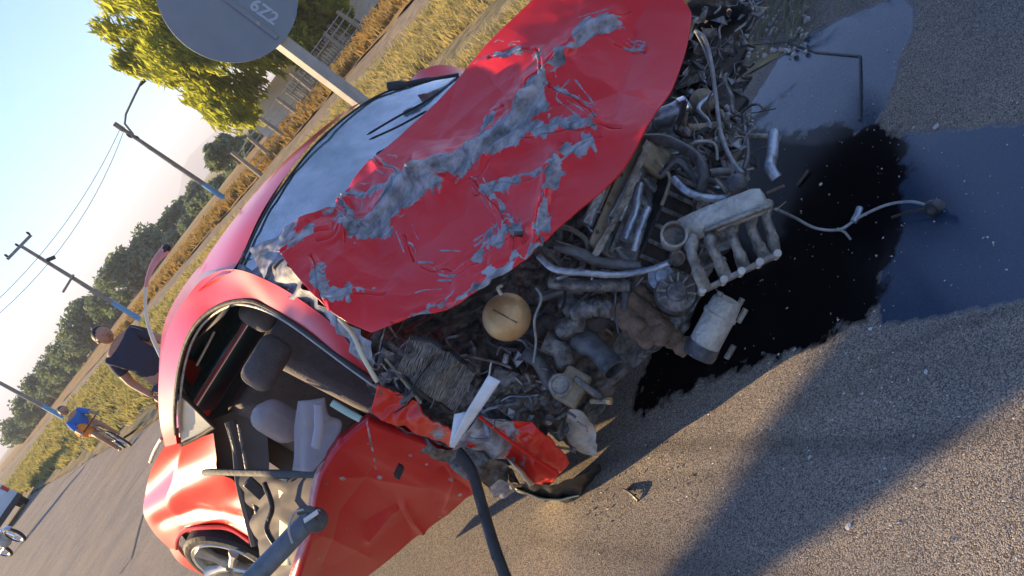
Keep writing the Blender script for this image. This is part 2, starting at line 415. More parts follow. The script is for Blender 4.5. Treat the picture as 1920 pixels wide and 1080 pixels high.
# ============================================================ SETTING
# road runs away to the left; its far kerb line passes (1.4, 4.0), n = distance beyond that line
RD = Vector((-0.49, 0.87, 0)).normalized(); RN = Vector((RD.y, -RD.x, 0))
E0 = Vector((1.50, 4.0, 0))
def rn(s, n, z=0): return E0 + RD * s + RN * n + Vector((0, 0, z))
gz = mk('ground', [(-6000, -500, -0.06), (6000, -500, -0.06), (6000, 9000, -0.06), (-6000, 9000, -0.06)], [(0, 1, 2, 3)], M['field'], None, False); struct(gz)
road = mk('road', [rn(-60, -6.7), rn(-60, 0.05), rn(400, 0.05), rn(400, -6.7)], [(0, 1, 2, 3)], M['asphalt'], None, False); struct(road)
def band(name, n0, n1, material, z0=0.0, s0=-30, s1=420, bumpy=0.05, seed=3, step=0.5):
    ss = np.concatenate([np.arange(s0, 40, step), np.linspace(40, s1, 120)]); nn = np.linspace(n0, n1, max(3, int((n1 - n0) / 0.35)))
    SS, NN = np.meshgrid(ss, nn)
    Z = z0 + bumpy * 2 * soft(SS * 0.9, NN * 0.9, seed) + bumpy * soft(SS * 3, NN * 3, seed + 1)
    W = np.stack([E0.x + RD.x * SS + RN.x * NN, E0.y + RD.y * SS + RN.y * NN, Z], -1)
    return struct(mk(name, W.reshape(-1, 3), grid_faces(len(nn), len(ss)), material))
band('verge', 0.0, 9.6, M['verge'], 0.03, bumpy=0.05, seed=3)
band('verge', -12.0, -6.65, M['verge'], 0.03, bumpy=0.05, seed=13)
band('dirt_track', 9.6, 13.6, M['dirt'], 0.02, bumpy=0.02, seed=7)
band('dry_field', 13.6, 30.0, M['drygrass'], 0.05, bumpy=0.06, seed=9)

# near road: dense sheet that carries oil, wet and darker places
nx, ny = 400, 330
gx = np.linspace(-2.2, 2.4, nx); gy = np.linspace(0.9, 4.7, ny); GX, GY = np.meshgrid(gx, gy)
def gp(pts): return [tuple(G(*q)[:2]) for q in pts]
oil_poly = gp([(1395, 232), (1440, 238), (1500, 262), (1545, 248), (1600, 255), (1640, 240), (1695, 268), (1704, 330), (1690, 400), (1685, 470), (1668, 520), (1660, 570), (1640, 590), (1560, 632), (1480, 662), (1380, 700), (1290, 735), (1180, 790)]) + [(0.2, 3.3), (0.9, 3.8), (1.4, 3.6)]
wet_sheen1 = gp([(1395, 240), (1415, 190), (1460, 110), (1540, 55), (1640, 10), (1700, -20), (1720, 40), (1690, 120), (1665, 200), (1640, 245), (1560, 270), (1480, 270)])
wet_sheen2 = gp([(1690, 250), (1760, 246), (1850, 236), (1960, 232), (2080, 250), (2200, 300), (2260, 380), (2220, 460), (2120, 520), (1960, 560), (1840, 580), (1760, 602), (1650, 612), (1640, 560), (1660, 450)])
wet3 = gp([(1560, 640), (1960, 560), (1960, 470), (1700, 560)])
oil = polymask(GX, GY, oil_poly, 0.09)
oil = np.clip(oil + 0.5 * polymask(GX, GY, gp([(1500, 250), (1560, 215), (1640, 225), (1690, 262), (1600, 300)]), 0.06) * (soft(GX * 24, GY * 9, 71) + 0.5), 0, 1)
wet = np.maximum(polymask(GX, GY, wet_sheen1, 0.07), polymask(GX, GY, wet_sheen2, 0.05)) + 0.25 * soft(GX * 7, GY * 7, 77) * 0.6  # wet outlines also carry the painted blue sky sheen
trail = seg_dist(GX, GY, gp([(1090, 880), (1230, 838), (1400, 832), (1560, 838), (1740, 835), (1930, 800)]))
dark = np.exp(-(trail / 0.035) ** 2) * 0.7 + np.exp(-(seg_dist(GX, GY, gp([(1620, 690), (1780, 615), (1930, 575)])) / 0.02) ** 2) * 0.6
dark += np.exp(-(seg_dist(GX, GY, gp([(1500, 760), (1650, 715), (1800, 680), (1930, 660)])) / 0.05) ** 2) * 0.35
dark += 0.5 * np.clip(soft(GX * 2.1, GY * 2.1, 201) * 2.2 - 0.1, 0, 1)
for t_ in (gp([(1000, 1010), (1300, 1060), (1560, 1090)]), gp([(1060, 930), (1250, 905), (1420, 880)])): dark += 0.4 * np.exp(-(seg_dist(GX, GY, t_) / 0.03) ** 2)
dark += np.clip(0.9 - np.hypot((GX - G(1190, 920)[0]) / 0.03, (GY - G(1180, 925)[1]) / 0.02), 0, 1) * 2
GZ = 0.004 + 0.002 * soft(GX * 4, GY * 4, 31)
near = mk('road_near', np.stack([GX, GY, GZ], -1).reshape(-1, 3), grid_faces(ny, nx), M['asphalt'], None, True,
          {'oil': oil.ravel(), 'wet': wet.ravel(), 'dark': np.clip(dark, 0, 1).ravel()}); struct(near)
near.name = 'road_surface'

for pts_, w_ in (([(298, 905), (268, 965), (262, 985), (246, 1048), (225, 1075)], 0.05), ([(292, 850), (270, 880), (238, 925), (228, 940)], 0.025), ([(240, 800), (180, 850), (120, 900), (70, 960), (30, 1010)], 0.05), ([(210, 790), (150, 830), (90, 890), (40, 930)], 0.03)):
    gg_ = [G(x, y, 0.004) for x, y in pts_]; vv = []
    for i_, p_ in enumerate(gg_):
        t_ = (gg_[min(i_ + 1, len(gg_) - 1)] - gg_[max(i_ - 1, 0)]).normalized(); n_ = Vector((-t_.y, t_.x, 0)) * w_ * (0.6 + 0.6 * random.random()) * 0.5; vv += [p_ - n_, p_ + n_]
    struct(mk('road_crack', vv, [(2 * k, 2 * k + 1, 2 * k + 3, 2 * k + 2) for k in range(len(gg_) - 1)], mat('tar_seam', (0.02, 0.02, 0.022), 0.7), None, False))
# hills far away
def ridge(name, pts, y0, depth, seed):
    n = 90; xs = np.linspace(pts[0][0], pts[-1][0], n); hs = np.interp(xs, [p[0] for p in pts], [p[1] for p in pts])
    hs = hs * (1 + 0.12 * soft(xs / 60, xs * 0, seed)) ; V = []
    for j, fr in enumerate((0, 0.35, 0.7, 1.0, 1.3, 2.0)):
        k = [0, 0.45, 0.8, 1.0, 0.8, 0.0][j]
        for x, h in zip(xs, hs): V.append((x + 12 * soft(x / 35., j * 3.1, seed + j), y0 + depth * fr, h * k - 2))
    return struct(mk(name, V, grid_faces(6, n), M['hill']))
ridge('hills', [(-760, 2), (-600, 12), (-520, 22), (-430, 50), (-350, 88), (-310, 96), (-250, 82), (-120, 50), (60, 30), (200, 5)], 3000, 700, 5)

M['lit_pink'] = mat('lit_pink_trim', (0.55, 0.20, 0.17), 0.4, base2=(0.6, 0.28, 0.22), vscale=6)  # sunlit pink of the red trim put into the base colour
# ============================================================ THE CAR
car = thing('wrecked_car', 'red car with crushed front and torn bonnet, engine hanging out over an oil pool', 'car', (-0.9, 4.6, 0))
# --- crumpled hood
hT = spl([(528, 482, 3.35), (575, 432, 3.45), (640, 395, 3.5), (672, 340, 3.5), (700, 312, 3.5), (760, 250, 3.5), (820, 190, 3.5), (900, 98, 3.42), (985, 15, 3.32), (1085, -95, 3.2)])
hB = spl([(700, 622, 2.86), (765, 600, 2.76), (850, 580, 2.68), (935, 525, 2.58), (1000, 484, 2.52), (1032, 455, 2.5), (1085, 400, 2.46), (1150, 335, 2.44), (1205, 262, 2.44), (1250, 190, 2.5), (1285, 105, 2.62), (1297, 40, 2.72), (1292, 15, 2.76), (1262, -20, 2.82), (1215, -90, 2.92)])
hL = spl([(528, 482, 3.35), (560, 525, 3.2), (610, 575, 3.02), (650, 602, 2.93), (700, 622, 2.86)])
hR = [(1085, -95, 3.2), (1215, -90, 2.92)]
CREASE = [  # (polyline, ridge height m, half width, chip width)
    ([(1150, 42), (1110, 62), (1085, 105), (1045, 150), (1008, 205)], 0.040, 24, 17),
    ([(1008, 205), (985, 240), (955, 272), (905, 302), (850, 330), (820, 350)], 0.070, 34, 30),
    ([(820, 350), (780, 372), (748, 402), (715, 438), (668, 456)], 0.052, 30, 27),
    ([(650, 372), (700, 370), (745, 362), (820, 350)], 0.022, 22, 9),
    ([(722, 312), (765, 343), (830, 345)], 0.018, 20, 8),
    ([(660, 372), (668, 405), (662, 450)], 0.020, 18, 11),
    ([(900, 300), (920, 245), (935, 220)], 0.020, 18, 11),
    ([(1035, 160), (1028, 130), (1020, 118)], 0.015, 12, 9),
    ([(930, 305), (985, 265), (1055, 243), (1120, 238)], 0.030, 24, 20),
    ([(1058, 178), (1095, 195), (1115, 215)], 0.02, 20, 10),
    ([(925, 362), (975, 348), (1035, 332), (1062, 300), (1110, 272)], 0.024, 22, 12),
    ([(1062, 300), (1048, 345), (1036, 385), (1030, 440)], 0.026, 22, 12),
    ([(925, 362), (945, 385), (962, 415), (972, 445)], 0.022, 22, 12),
    ([(895, 345), (920, 385), (935, 430), (900, 475)], -0.018, 30, 3),
    ([(545, 470), (590, 445), (650, 430)], 0.02, 24, 16),
    ([(605, 525), (615, 560), (690, 552)], 0.02, 22, 15),
    ([(1030, 455), (985, 485), (935, 522), (850, 575), (760, 600)], 0.012, 16, 9),
    ([(880, 500), (920, 470), (960, 445)], 0.012, 20, 19),
    ([(935, 108), (985, 98)], 0.012, 26, 7),
    ([(770, 455), (778, 482)], 0.004, 10, 6), ([(815, 505), (838, 508)], 0.004, 10, 8),
    ([(1165, 80), (1190, 85)], -0.012, 18, 7),
    ([(700, 560), (790, 470), (880, 400)], -0.014, 60, 0),
    ([(1060, 120), (1190, 190), (1230, 210)], 0.016, 40, 0),
    ([(1180, 60), (1150, 200), (1120, 300)], -0.02, 55, 0),
    ([(900, 130), (960, 190), (985, 240)], -0.012, 40, 0),
    ([(730, 560), (850, 560), (930, 500)], 0.014, 45, 0),
    ([(590, 470), (680, 520), (800, 540)], 0.012, 50, 0),
]
def side_of(X, Y, line):
    best = np.full(X.shape, 1e9); sg_ = np.zeros_like(X)
    for (x0, y0), (x1, y1) in zip(line[:-1], line[1:]):
        dx, dy = x1 - x0, y1 - y0; L = dx * dx + dy * dy + 1e-9
        t = np.clip(((X - x0) * dx + (Y - y0) * dy) / L, 0, 1); d = np.hypot(X - x0 - t * dx, Y - y0 - t * dy)
        m_ = d < best; best = np.where(m_, d, best); sg_ = np.where(m_, (dx * (Y - y0) - dy * (X - x0)) / math.sqrt(L), sg_)
    return best, sg_
def hood_post(X, Y):
    h = np.zeros_like(X)
    X = X + 13 * soft(X / 24, Y / 24, 91); Y = Y + 13 * soft(X / 24, Y / 24, 93)
    for ln, a, wd, cw in CREASE:
        d, sd = side_of(X, Y, ln); h += a * np.exp(-d / wd) * 0.8
        if cw > 5: h += min(0.016, abs(a) * 0.6) * np.tanh(sd / 3.5) * np.exp(-d / (wd * 0.9)) - 0.010 * np.exp(-((np.abs(sd - 0.45 * cw) + (d > 2.5 * cw) * 99) / 2.6) ** 2)
    h += 0.02 * np.exp(-seg_dist(X, Y, [(820, 350), (668, 456)]) / 90)
    near_ = np.zeros_like(X)
    for ln, a, wd, cw in CREASE:
        if cw > 7: near_ = np.maximum(near_, np.exp(-seg_dist(X, Y, ln) / (cw * 1.3)))
    return h + near_ * (0.010 * crumple(X, Y, 18, 55) + 0.004 * crumple(X, Y, 8, 56))
def hood_chip(X, Y):
    c = np.zeros_like(X)
    Xw = X + 15 * soft(X / 15, Y / 15, 61) + 8 * soft(X / 6, Y / 6, 62); Yw = Y + 15 * soft(X / 15, Y / 15, 63) + 8 * soft(X / 6, Y / 6, 64)
    for q, (ln, a, wd, cw) in enumerate(CREASE):
        if not cw: continue
        wob = np.clip(0.70 + 1.7 * soft(X / 34, Y / 34, 143 + q), 0.75 if cw > 19 else 0.2, 1.6)
        c = np.maximum(c, np.clip(0.98 - 0.55 * seg_dist(Xw, Yw, ln) / (cw * wob), 0, 0.8))
    rs = random.Random(44)                       # long thin scrapes running along the torn creases
    lines = [l for l in CREASE if l[3]]
    for _ in range(80):
        ln = rs.choice(lines)[0]; k = rs.randrange(len(ln) - 1); (x0, y0), (x1, y1) = ln[k], ln[k + 1]
        a = math.atan2(y1 - y0, x1 - x0) + rs.gauss(0, 0.16); L = rs.uniform(10, 60); t = rs.random()
        cx = x0 + (x1 - x0) * t + rs.gauss(0, 17); cy = y0 + (y1 - y0) * t + rs.gauss(0, 17)
        sc_l = [(cx - math.cos(a) * L / 2, cy - math.sin(a) * L / 2), (cx + rs.gauss(0, 2), cy + rs.gauss(0, 2)), (cx + math.cos(a) * L / 2, cy + math.sin(a) * L / 2)]
        m_ = (np.abs(X - cx) < L) & (np.abs(Y - cy) < L)
        if m_.any():
            d = seg_dist(X[m_], Y[m_], sc_l); c[m_] = np.maximum(c[m_], np.clip(0.72 - 0.22 * d / rs.uniform(0.7, 2.0), 0, 0.7))
    return c
hood = sheet('hood', hT, hB, hL, hR, 620, 330, M['paint'], car, amp=0.014, cell=110, seed=21, fine=0.0012, chip=hood_chip, post=hood_post)
solid(hood, 0.005)

# --- windshield
wT = spl([(452, 492, 3.74), (490, 412, 3.85), (535, 342, 3.96), (600, 262, 4.06), (682, 195, 4.2), (752, 163, 4.2), (868, 138, 4.05)])
wB = spl([(650, 606, 3.2), (600, 520, 3.3), (640, 440, 3.42), (700, 380, 3.52), (780, 300, 3.6), (850, 215, 3.66), (925, 120, 3.7)])
def glass_mat():
    mt = bpy.data.materials.new('cracked_windshield_glass'); mt.use_nodes = True
    n = mt.node_tree.nodes; l = mt.node_tree.links; n.remove(n['Principled BSDF'])
    tr = n.new('ShaderNodeBsdfTransparent'); tr.inputs[0].default_value = (0.20, 0.32, 0.34, 1)
    gl = n.new('ShaderNodeBsdfGlossy'); gl.inputs['Roughness'].default_value = 0.05
    df = n.new('ShaderNodeBsdfDiffuse'); df.inputs[0].default_value = (0.15, 0.23, 0.25, 1)
    tc = n.new('ShaderNodeTexCoord'); fr = n.new('ShaderNodeFresnel'); fr.inputs['IOR'].default_value = 1.36
    vo = n.new('ShaderNodeTexVoronoi'); vo.feature = 'DISTANCE_TO_EDGE'; vo.inputs['Scale'].default_value = 17
    nz = n.new('ShaderNodeTexNoise'); nz.inputs['Scale'].default_value = 4; nz.inputs['Detail'].default_value = 7; nz.inputs['Roughness'].default_value = 0.6
    l.new(tc.outputs['Object'], nz.inputs['Vector'])
    mv = n.new('ShaderNodeMix'); mv.data_type = 'RGBA'; mv.inputs[0].default_value = 0.15; l.new(tc.outputs['Object'], mv.inputs[6]); l.new(nz.outputs['Color'], mv.inputs[7]); l.new(mv.outputs[2], vo.inputs['Vector'])
    a = n.new('ShaderNodeAttribute'); a.attribute_name = 'chip'
    cr = n.new('ShaderNodeMapRange'); cr.inputs['From Min'].default_value = 0.0; cr.inputs['From Max'].default_value = 0.03; cr.inputs['To Min'].default_value = 1; cr.inputs['To Max'].default_value = 0; l.new(vo.outputs['Distance'], cr.inputs['Value'])
    mu = n.new('ShaderNodeMath'); mu.operation = 'MULTIPLY'; l.new(cr.outputs[0], mu.inputs[0]); l.new(a.outputs['Fac'], mu.inputs[1])
    du = n.new('ShaderNodeMapRange'); du.inputs['From Min'].default_value = 0.40; du.inputs['From Max'].default_value = 0.75; du.inputs['To Min'].default_value = 0.04; du.inputs['To Max'].default_value = 0.75; l.new(nz.outputs['Fac'], du.inputs['Value'])
    mx = n.new('ShaderNodeMath'); mx.operation = 'MAXIMUM'; l.new(mu.outputs[0], mx.inputs[0]); l.new(du.outputs[0], mx.inputs[1])
    bp = n.new('ShaderNodeBump'); bp.inputs['Strength'].default_value = 0.25; bp.inputs['Distance'].default_value = 0.01; l.new(nz.outputs['Fac'], bp.inputs['Height']); l.new(bp.outputs[0], gl.inputs['Normal'])
    m1 = n.new('ShaderNodeMixShader'); l.new(fr.outputs[0], m1.inputs[0]); l.new(tr.outputs[0], m1.inputs[1]); l.new(gl.outputs[0], m1.inputs[2])
    m2 = n.new('ShaderNodeMixShader'); l.new(mx.outputs[0], m2.inputs[0]); l.new(m1.outputs[0], m2.inputs[1]); l.new(df.outputs[0], m2.inputs[2])
    l.new(m2.outputs[0], n['Material Output'].inputs['Surface'])
    return mt
M['windshield'] = glass_mat()
def ws_chip(X, Y):
    return np.clip(1.1 - np.hypot(X - 590, Y - 470) / 170, 0.04, 1)
ws = sheet('windshield', wT, wB, [wT[0], (540, 560, 3.42), wB[0]], [wT[-1], wB[-1]], 60, 30, M['windshield'], car, amp=0.006, cell=80, seed=3, fine=0.002, chip=ws_chip)
MB().tube(ptube([(452, 494, 3.72), (490, 412, 3.83), (535, 342, 3.94), (600, 262, 4.04), (682, 195, 4.18), (752, 163, 4.18), (868, 138, 4.03)], 0), 0.005, 8).build('windshield_seal', M['rubber'], car)
for a in ([(688, 253, 3.86), (740, 222, 3.84), (790, 195, 3.8), (832, 168, 3.76)], [(692, 262, 3.84), (745, 238, 3.8), (800, 208, 3.74)]):
    MB().tube(ptube(a, 0), [0.002] + [0.005] * (len(ptube(a, 0)) - 2) + [0.003], 6).build('wiper_blade', M['black'], car)
MB().tube(ptube([(598, 352, 3.8), (632, 332, 3.8), (655, 318, 3.8)], 0), 0.007, 6).build('wiper_blade', M['black'], car)

# --- roof
roof_front = spl([(432, 512, 3.72), (452, 482, 3.75), (487, 405, 3.86), (531, 336, 3.97), (597, 256, 4.07), (680, 190, 4.21)])
rf = survey_to_world(resample(roof_front, 40)[None])[0]
back = np.array([-0.50, 0.866, 0.0]); rows = []
for s_, dz, sc in ((0, 0, 1), (0.10, 0.022, 1), (0.3, 0.035, .995), (0.6, 0.04, .985), (0.9, 0.03, .97), (1.2, 0.0, .95), (1.45, -0.06, .92), (1.75, -0.2, .9), (2.0, -0.33, .88)):
    mid = rf.mean(0); r = (rf - mid) * np.array([sc, sc, 1]) + mid + back * s_; r[:, 2] = rf[:, 2] + dz
    r[:, 2] = (r[:, 2] - 1.37) * 1.0 + 1.37; rows.append(r)
W = np.array(rows); o = mk('roof', W.reshape(-1, 3), grid_faces(len(rows), 40), M['paint'], car, True, {'chip': np.zeros(W.shape[0] * W.shape[1])})

# --- near side: window arch rail, a pillar
arch_in = spl([(702, 716, 2.92), (642, 674, 3.05), (562, 614, 3.35), (505, 578, 3.55), (457, 563, 3.7), (405, 577, 3.95), (368, 608, 4.1), (346, 650, 4.25), (334, 700, 4.42), (329, 745, 4.6), (327, 790, 4.8), (331, 832, 5.02)])
arch_out = spl([(668, 664, 3.0), (628, 612, 3.12), (560, 560, 3.32), (505, 528, 3.5), (440, 505, 3.7), (385, 520, 4.0), (345, 565, 4.2), (315, 620, 4.45), (301, 680, 4.65), (297, 740, 4.85), (301, 800, 5.05), (310, 838, 5.2)])
strip('side_rail', arch_out, arch_in, M['paint2'], car, n=90, m_=10, amp=0.001, post=lambda X, Y: 0.0 * X)
MB().tube(smooth_path([P(a, b, c) for a, b, c in arch_in[::6]], 4), 0.010, 8).build('door_seal', M['rubber'], car)
g2 = [(a + 9 * (1 if a < 450 else 0.6), b + 10 * (1 if a >= 450 else 0.4), c + 0.03) for a, b, c in arch_in]
MB().tube(smooth_path([P(a, b, c) for a, b, c in g2[::6]], 4), 0.006, 8).build('window_channel', M['alu_light'], car)
# roof fill between the rail and the roof panel
roof_edge = [(432, 512, 3.72), (395, 500, 4.3), (372, 502, 4.8), (330, 560, 5.2), (306, 615, 5.4), (298, 690, 5.6), (300, 760, 5.7), (306, 830, 5.75)]
strip('cant_rail', spl(roof_edge), arch_out[32:], M['paint2'], car, n=50, m_=8)
# pale crushed fold beside the windshield (cowl)
strip('torn_cowl', spl([(458, 470, 3.74), (470, 500, 3.68), (520, 470, 3.5), (545, 500, 3.38), (590, 560, 3.18), (655, 605, 3.0), (700, 640, 2.88)]),
      spl([(440, 500, 3.72), (462, 520, 3.66), (505, 535, 3.52), (560, 565, 3.34), (620, 610, 3.14), (662, 660, 3.0), (704, 700, 2.92)]), M['paint'], car, n=80, m_=24, amp=0.02, cell=34, seed=8, fine=0.006, chip=0.75)
strip('torn_cowl_fold', spl([(470, 470, 3.66), (540, 425, 3.56), (600, 395, 3.5), (655, 378, 3.48)]), spl([(490, 520, 3.5), (555, 470, 3.42), (610, 440, 3.42), (662, 420, 3.42)]), M['paint'], car, n=60, m_=20, amp=0.018, cell=30, seed=12, fine=0.006,
      chip=lambda X, Y: 0.68 - 0.5 * np.exp(-np.hypot(X - 590, Y - 425) / 26))
# a-pillar foot, lit edge
strip('pillar_foot', spl([(668, 650, 2.98), (684, 668, 2.94), (704, 712, 2.88)]), spl([(655, 660, 3.12), (668, 690, 3.08), (696, 722, 3.0)]), M['paint2'], car, n=16, m_=5, chip=0.3, thick=0.004)
MB().tube(ptube([(636, 596, 2.98), (662, 628, 2.94), (680, 668, 2.9), (708, 716, 2.86)], 0), 0.008, 8).build('lit_pillar_edge', M['cream'], car)  # sunlight along the pillar edge drawn as a cream tube

# --- rear quarter
q1 = spl([(309, 836, 5.2), (284, 880, 5.75), (274, 930, 6.2), (284, 990, 6.35), (322, 1032, 6.3), (362, 1062, 6.15), (432, 1082, 5.9), (470, 1096, 5.75)])
q2 = spl([(345, 830, 5.08), (330, 880, 5.4), (322, 925, 5.62), (325, 965, 5.75), (345, 990, 5.75), (372, 984, 5.62), (405, 980, 5.5), (430, 985, 5.4)])
q3 = spl([(400, 812, 4.85), (405, 850, 4.95), (410, 878, 5.02), (440, 893, 5.0), (452, 925, 5.05), (460, 965, 5.1), (466, 995, 5.15), (470, 1012, 5.18)])
# outer skin from silhouette (q1) to the wheel arch and door edge
rows = [q1, [(0.5 * (a[0] + b[0]), 0.5 * (a[1] + b[1]), 0.5 * (a[2] + b[2])) for a, b in zip(resample(q1, 60).tolist(), resample(q2, 60).tolist())], q2]
gA = np.array([resample(r, 60) for r in (q1, rows[1], q2)])
gB = np.array([resample(q2, 60), 0.5 * (resample(q2, 60) + resample(q3, 60)), resample(q3, 60)])
def fan(ga, n):
    t = np.linspace(0, 1, n); out = []
    for v in t:
        out.append((1 - v) * (1 - v) * ga[0] + 2 * v * (1 - v) * (2 * ga[1] - 0.5 * ga[0] - 0.5 * ga[2]) + v * v * ga[2])
    return np.array(out)
G1 = fan(gA, 18); G2 = fan(gB, 22)
full = np.concatenate([G1, G2[1:]], 0)
W = survey_to_world(full); N = normals(W); X, Y = full[..., 0], full[..., 1]
# shoulder bulge and crease
sh = seg_dist(X, Y, [(285, 955), (345, 915), (425, 897)]); cr2 = seg_dist(X, Y, [(305, 975), (370, 955), (460, 975)])
hh = 0.030 * np.exp(-(sh / 26) ** 2) - 0.018 * np.exp(-(cr2 / 12) ** 2)
W = W + N * hh[..., None]
hole = np.hypot((X - 430) * 0.85 + (Y - 1050) * -0.35, (X - 430) * 0.3 + (Y - 1050) * 0.9)
faces = grid_faces(full.shape[0], full.shape[1])
arch_line = [(330, 1035), (335, 1005), (350, 994), (385, 990), (430, 990), (475, 1013), (560, 1040), (560, 1200), (440, 1080), (380, 1062)]
fx = X.ravel(); fy = Y.ravel()
inn = inpoly(fx, fy, [(332, 1022), (338, 1003), (352, 995), (385, 990), (430, 991), (480, 1015), (560, 1100), (470, 1120), (400, 1068), (356, 1045)])
faces = [f for f in faces if sum(inn[i] for i in f) < 3]
mk('rear_quarter_panel', W.reshape(-1, 3), faces, M['paint2'], car, True, {'chip': np.zeros(len(fx))})
MB().tube(ptube([(470, 1016, 5.16), (430, 991, 5.38), (385, 989, 5.55), (350, 993, 5.72), (334, 1008, 5.85), (331, 1028, 5.95)], 0), 0.014, 8).build('arch_lip', M['paint2'], car)
# rear bumper end
strip('rear_bumper', spl([(331, 1026, 6.0), (350, 1048, 5.98), (400, 1070, 5.9), (450, 1085, 5.8)]), spl([(318, 1030, 6.25), (340, 1058, 6.2), (395, 1085, 6.05), (450, 1105, 5.9)]), M['paint2'], car, n=20, m_=5)
# trunk lid, rear face, far side, floor, inner arch, as plain body panels
def quad(name, pts, material, sub=8, thick=0.004):
    a, b, c, d = [np.array(p, float) for p in pts]
    u = np.linspace(0, 1, sub)[None, :, None]; v = np.linspace(0, 1, sub)[:, None, None]
    W = (1 - v) * ((1 - u) * a + u * b) + v * ((1 - u) * d + u * c)
    o = mk(name, W.reshape(-1, 3), grid_faces(sub, sub), material, car, True, {'chip': np.zeros(sub * sub)}); 
    if thick: solid(o, thick)
    return o
RX = np.array([0.866, 0.5, 0]); 
A = np.array([-0.55, 3.1, 0]); Bk = A + back * 2.9; 
def cp(u, s, z): p = A + RX * u + back * s; return (p[0], p[1], z)
quad('floor_pan', [cp(0.05, -0.1, 0.22), cp(1.5, -0.1, 0.22), cp(1.5, 3.3, 0.24), cp(0.15, 3.3, 0.24)], M['darktrim'])
quad('far_door_skin', [cp(1.52, 0.0, 0.22), cp(1.52, 3.6, 0.3), cp(1.5, 3.6, 0.93), cp(1.52, 0.0, 0.93)], M['paint2'])
quad('far_door_trim', [cp(1.46, -0.1, 0.22), cp(1.46, 3.62, 0.24), cp(1.44, 3.62, 0.92), cp(1.46, -0.1, 0.92)], M['darktrim'])
quad('rear_bulkhead', [cp(0.1, 2.3, 0.25), cp(1.45, 2.3, 0.25), cp(1.45, 2.3, 0.95), cp(0.15, 2.3, 0.95)], M['darktrim'])
quad('rear_shelf', [cp(0.2, 2.2, 0.95), cp(1.4, 2.2, 0.95), cp(1.4, 2.8, 0.97), cp(0.25, 2.8, 0.97)], M['darktrim'])
quad('trunk_lid', [cp(0.20, 2.8, 0.97), cp(1.42, 2.8, 0.97), cp(1.40, 3.75, 0.93), cp(0.22, 3.75, 0.93)], M['paint'])
quad('rear_panel', [cp(0.22, 3.75, 0.93), cp(1.40, 3.75, 0.93), cp(1.40, 3.82, 0.3), cp(0.22, 3.82, 0.3)], M['paint'])
quad('headliner', [cp(0.18, 0.75, 1.33), cp(1.30, 0.75, 1.33), cp(1.28, 2.2, 1.30), cp(0.25, 2.2, 1.30)], M['darktrim'])
quad('rear_window', [cp(0.25, 2.3, 1.22), cp(1.28, 2.3, 1.22), cp(1.38, 2.8, 0.98), cp(0.22, 2.8, 0.98)], M['windshield'])
quad('firewall', [cp(0.04, -0.05, 0.25), cp(1.5, -0.05, 0.25), cp(1.5, -0.05, 0.86), cp(0.04, -0.05, 0.86)], M['darktrim'])
# far pillars and their glass
for s0, s1, n_ in ((0.15, 0.85, 'far_pillar'), (1.25, 1.3, 'far_pillar'), (2.75, 2.1, 'far_pillar')):
    MB().tube([cp(1.48, s0, 0.92), cp(1.30, s1, 1.31)], 0.035, 8).build(n_, M['darktrim'], car)
quad('far_side_window', [cp(1.49, 0.2, 0.93), cp(1.47, 2.7, 0.93), cp(1.33, 2.1, 1.28), cp(1.33, 0.85, 1.28)], mat('tinted_side_glass', (0.03, 0.03, 0.03), 0.25, alpha=0.93), thick=0)
# mirror on the far door and far wing seen beyond the glass
MB().tube(ptube([(728, 162, 4.05), (760, 158, 4.02), (800, 150, 4.0), (860, 140, 3.96)], 0), [0.02] * 5 + [0.012] * 6 + [0.008] * 5, 8).build('far_mirror', M['black'], car)
strip('far_wing', spl([(768, 150, 4.1), (790, 132, 4.1), (820, 122, 4.1), (850, 124, 4.1), (875, 132, 4.1)]), [(768, 156, 4.0), (800, 150, 4.0), (875, 137, 4.0)], M['paint'], car, n=16, m_=5)

# quarter glass
dg = mat('dusty_glare_glass', (0.78, 0.78, 0.68), 0.25, coat=0.6, base2=(0.62, 0.64, 0.58), vscale=7)  # dusty pane; bright reflection put into the pale base colour
sheet('quarter_glass', [(337, 735, 4.62), (368, 767, 4.7)], [(340, 832, 5.06), (399, 801, 4.86)], [(337, 735, 4.62), (336, 785, 4.84), (340, 832, 5.06)], [(368, 767, 4.7), (399, 801, 4.86)], 10, 10, dg, car)
MB().tube(ptube([(335, 733, 4.6), (368, 766, 4.68), (402, 800, 4.82)], 0), 0.011, 8).tube(ptube([(402, 800, 4.82), (370, 820, 4.95), (340, 834, 5.04)], 0), 0.011, 8).build('quarter_glass_frame', M['rubber'], car)

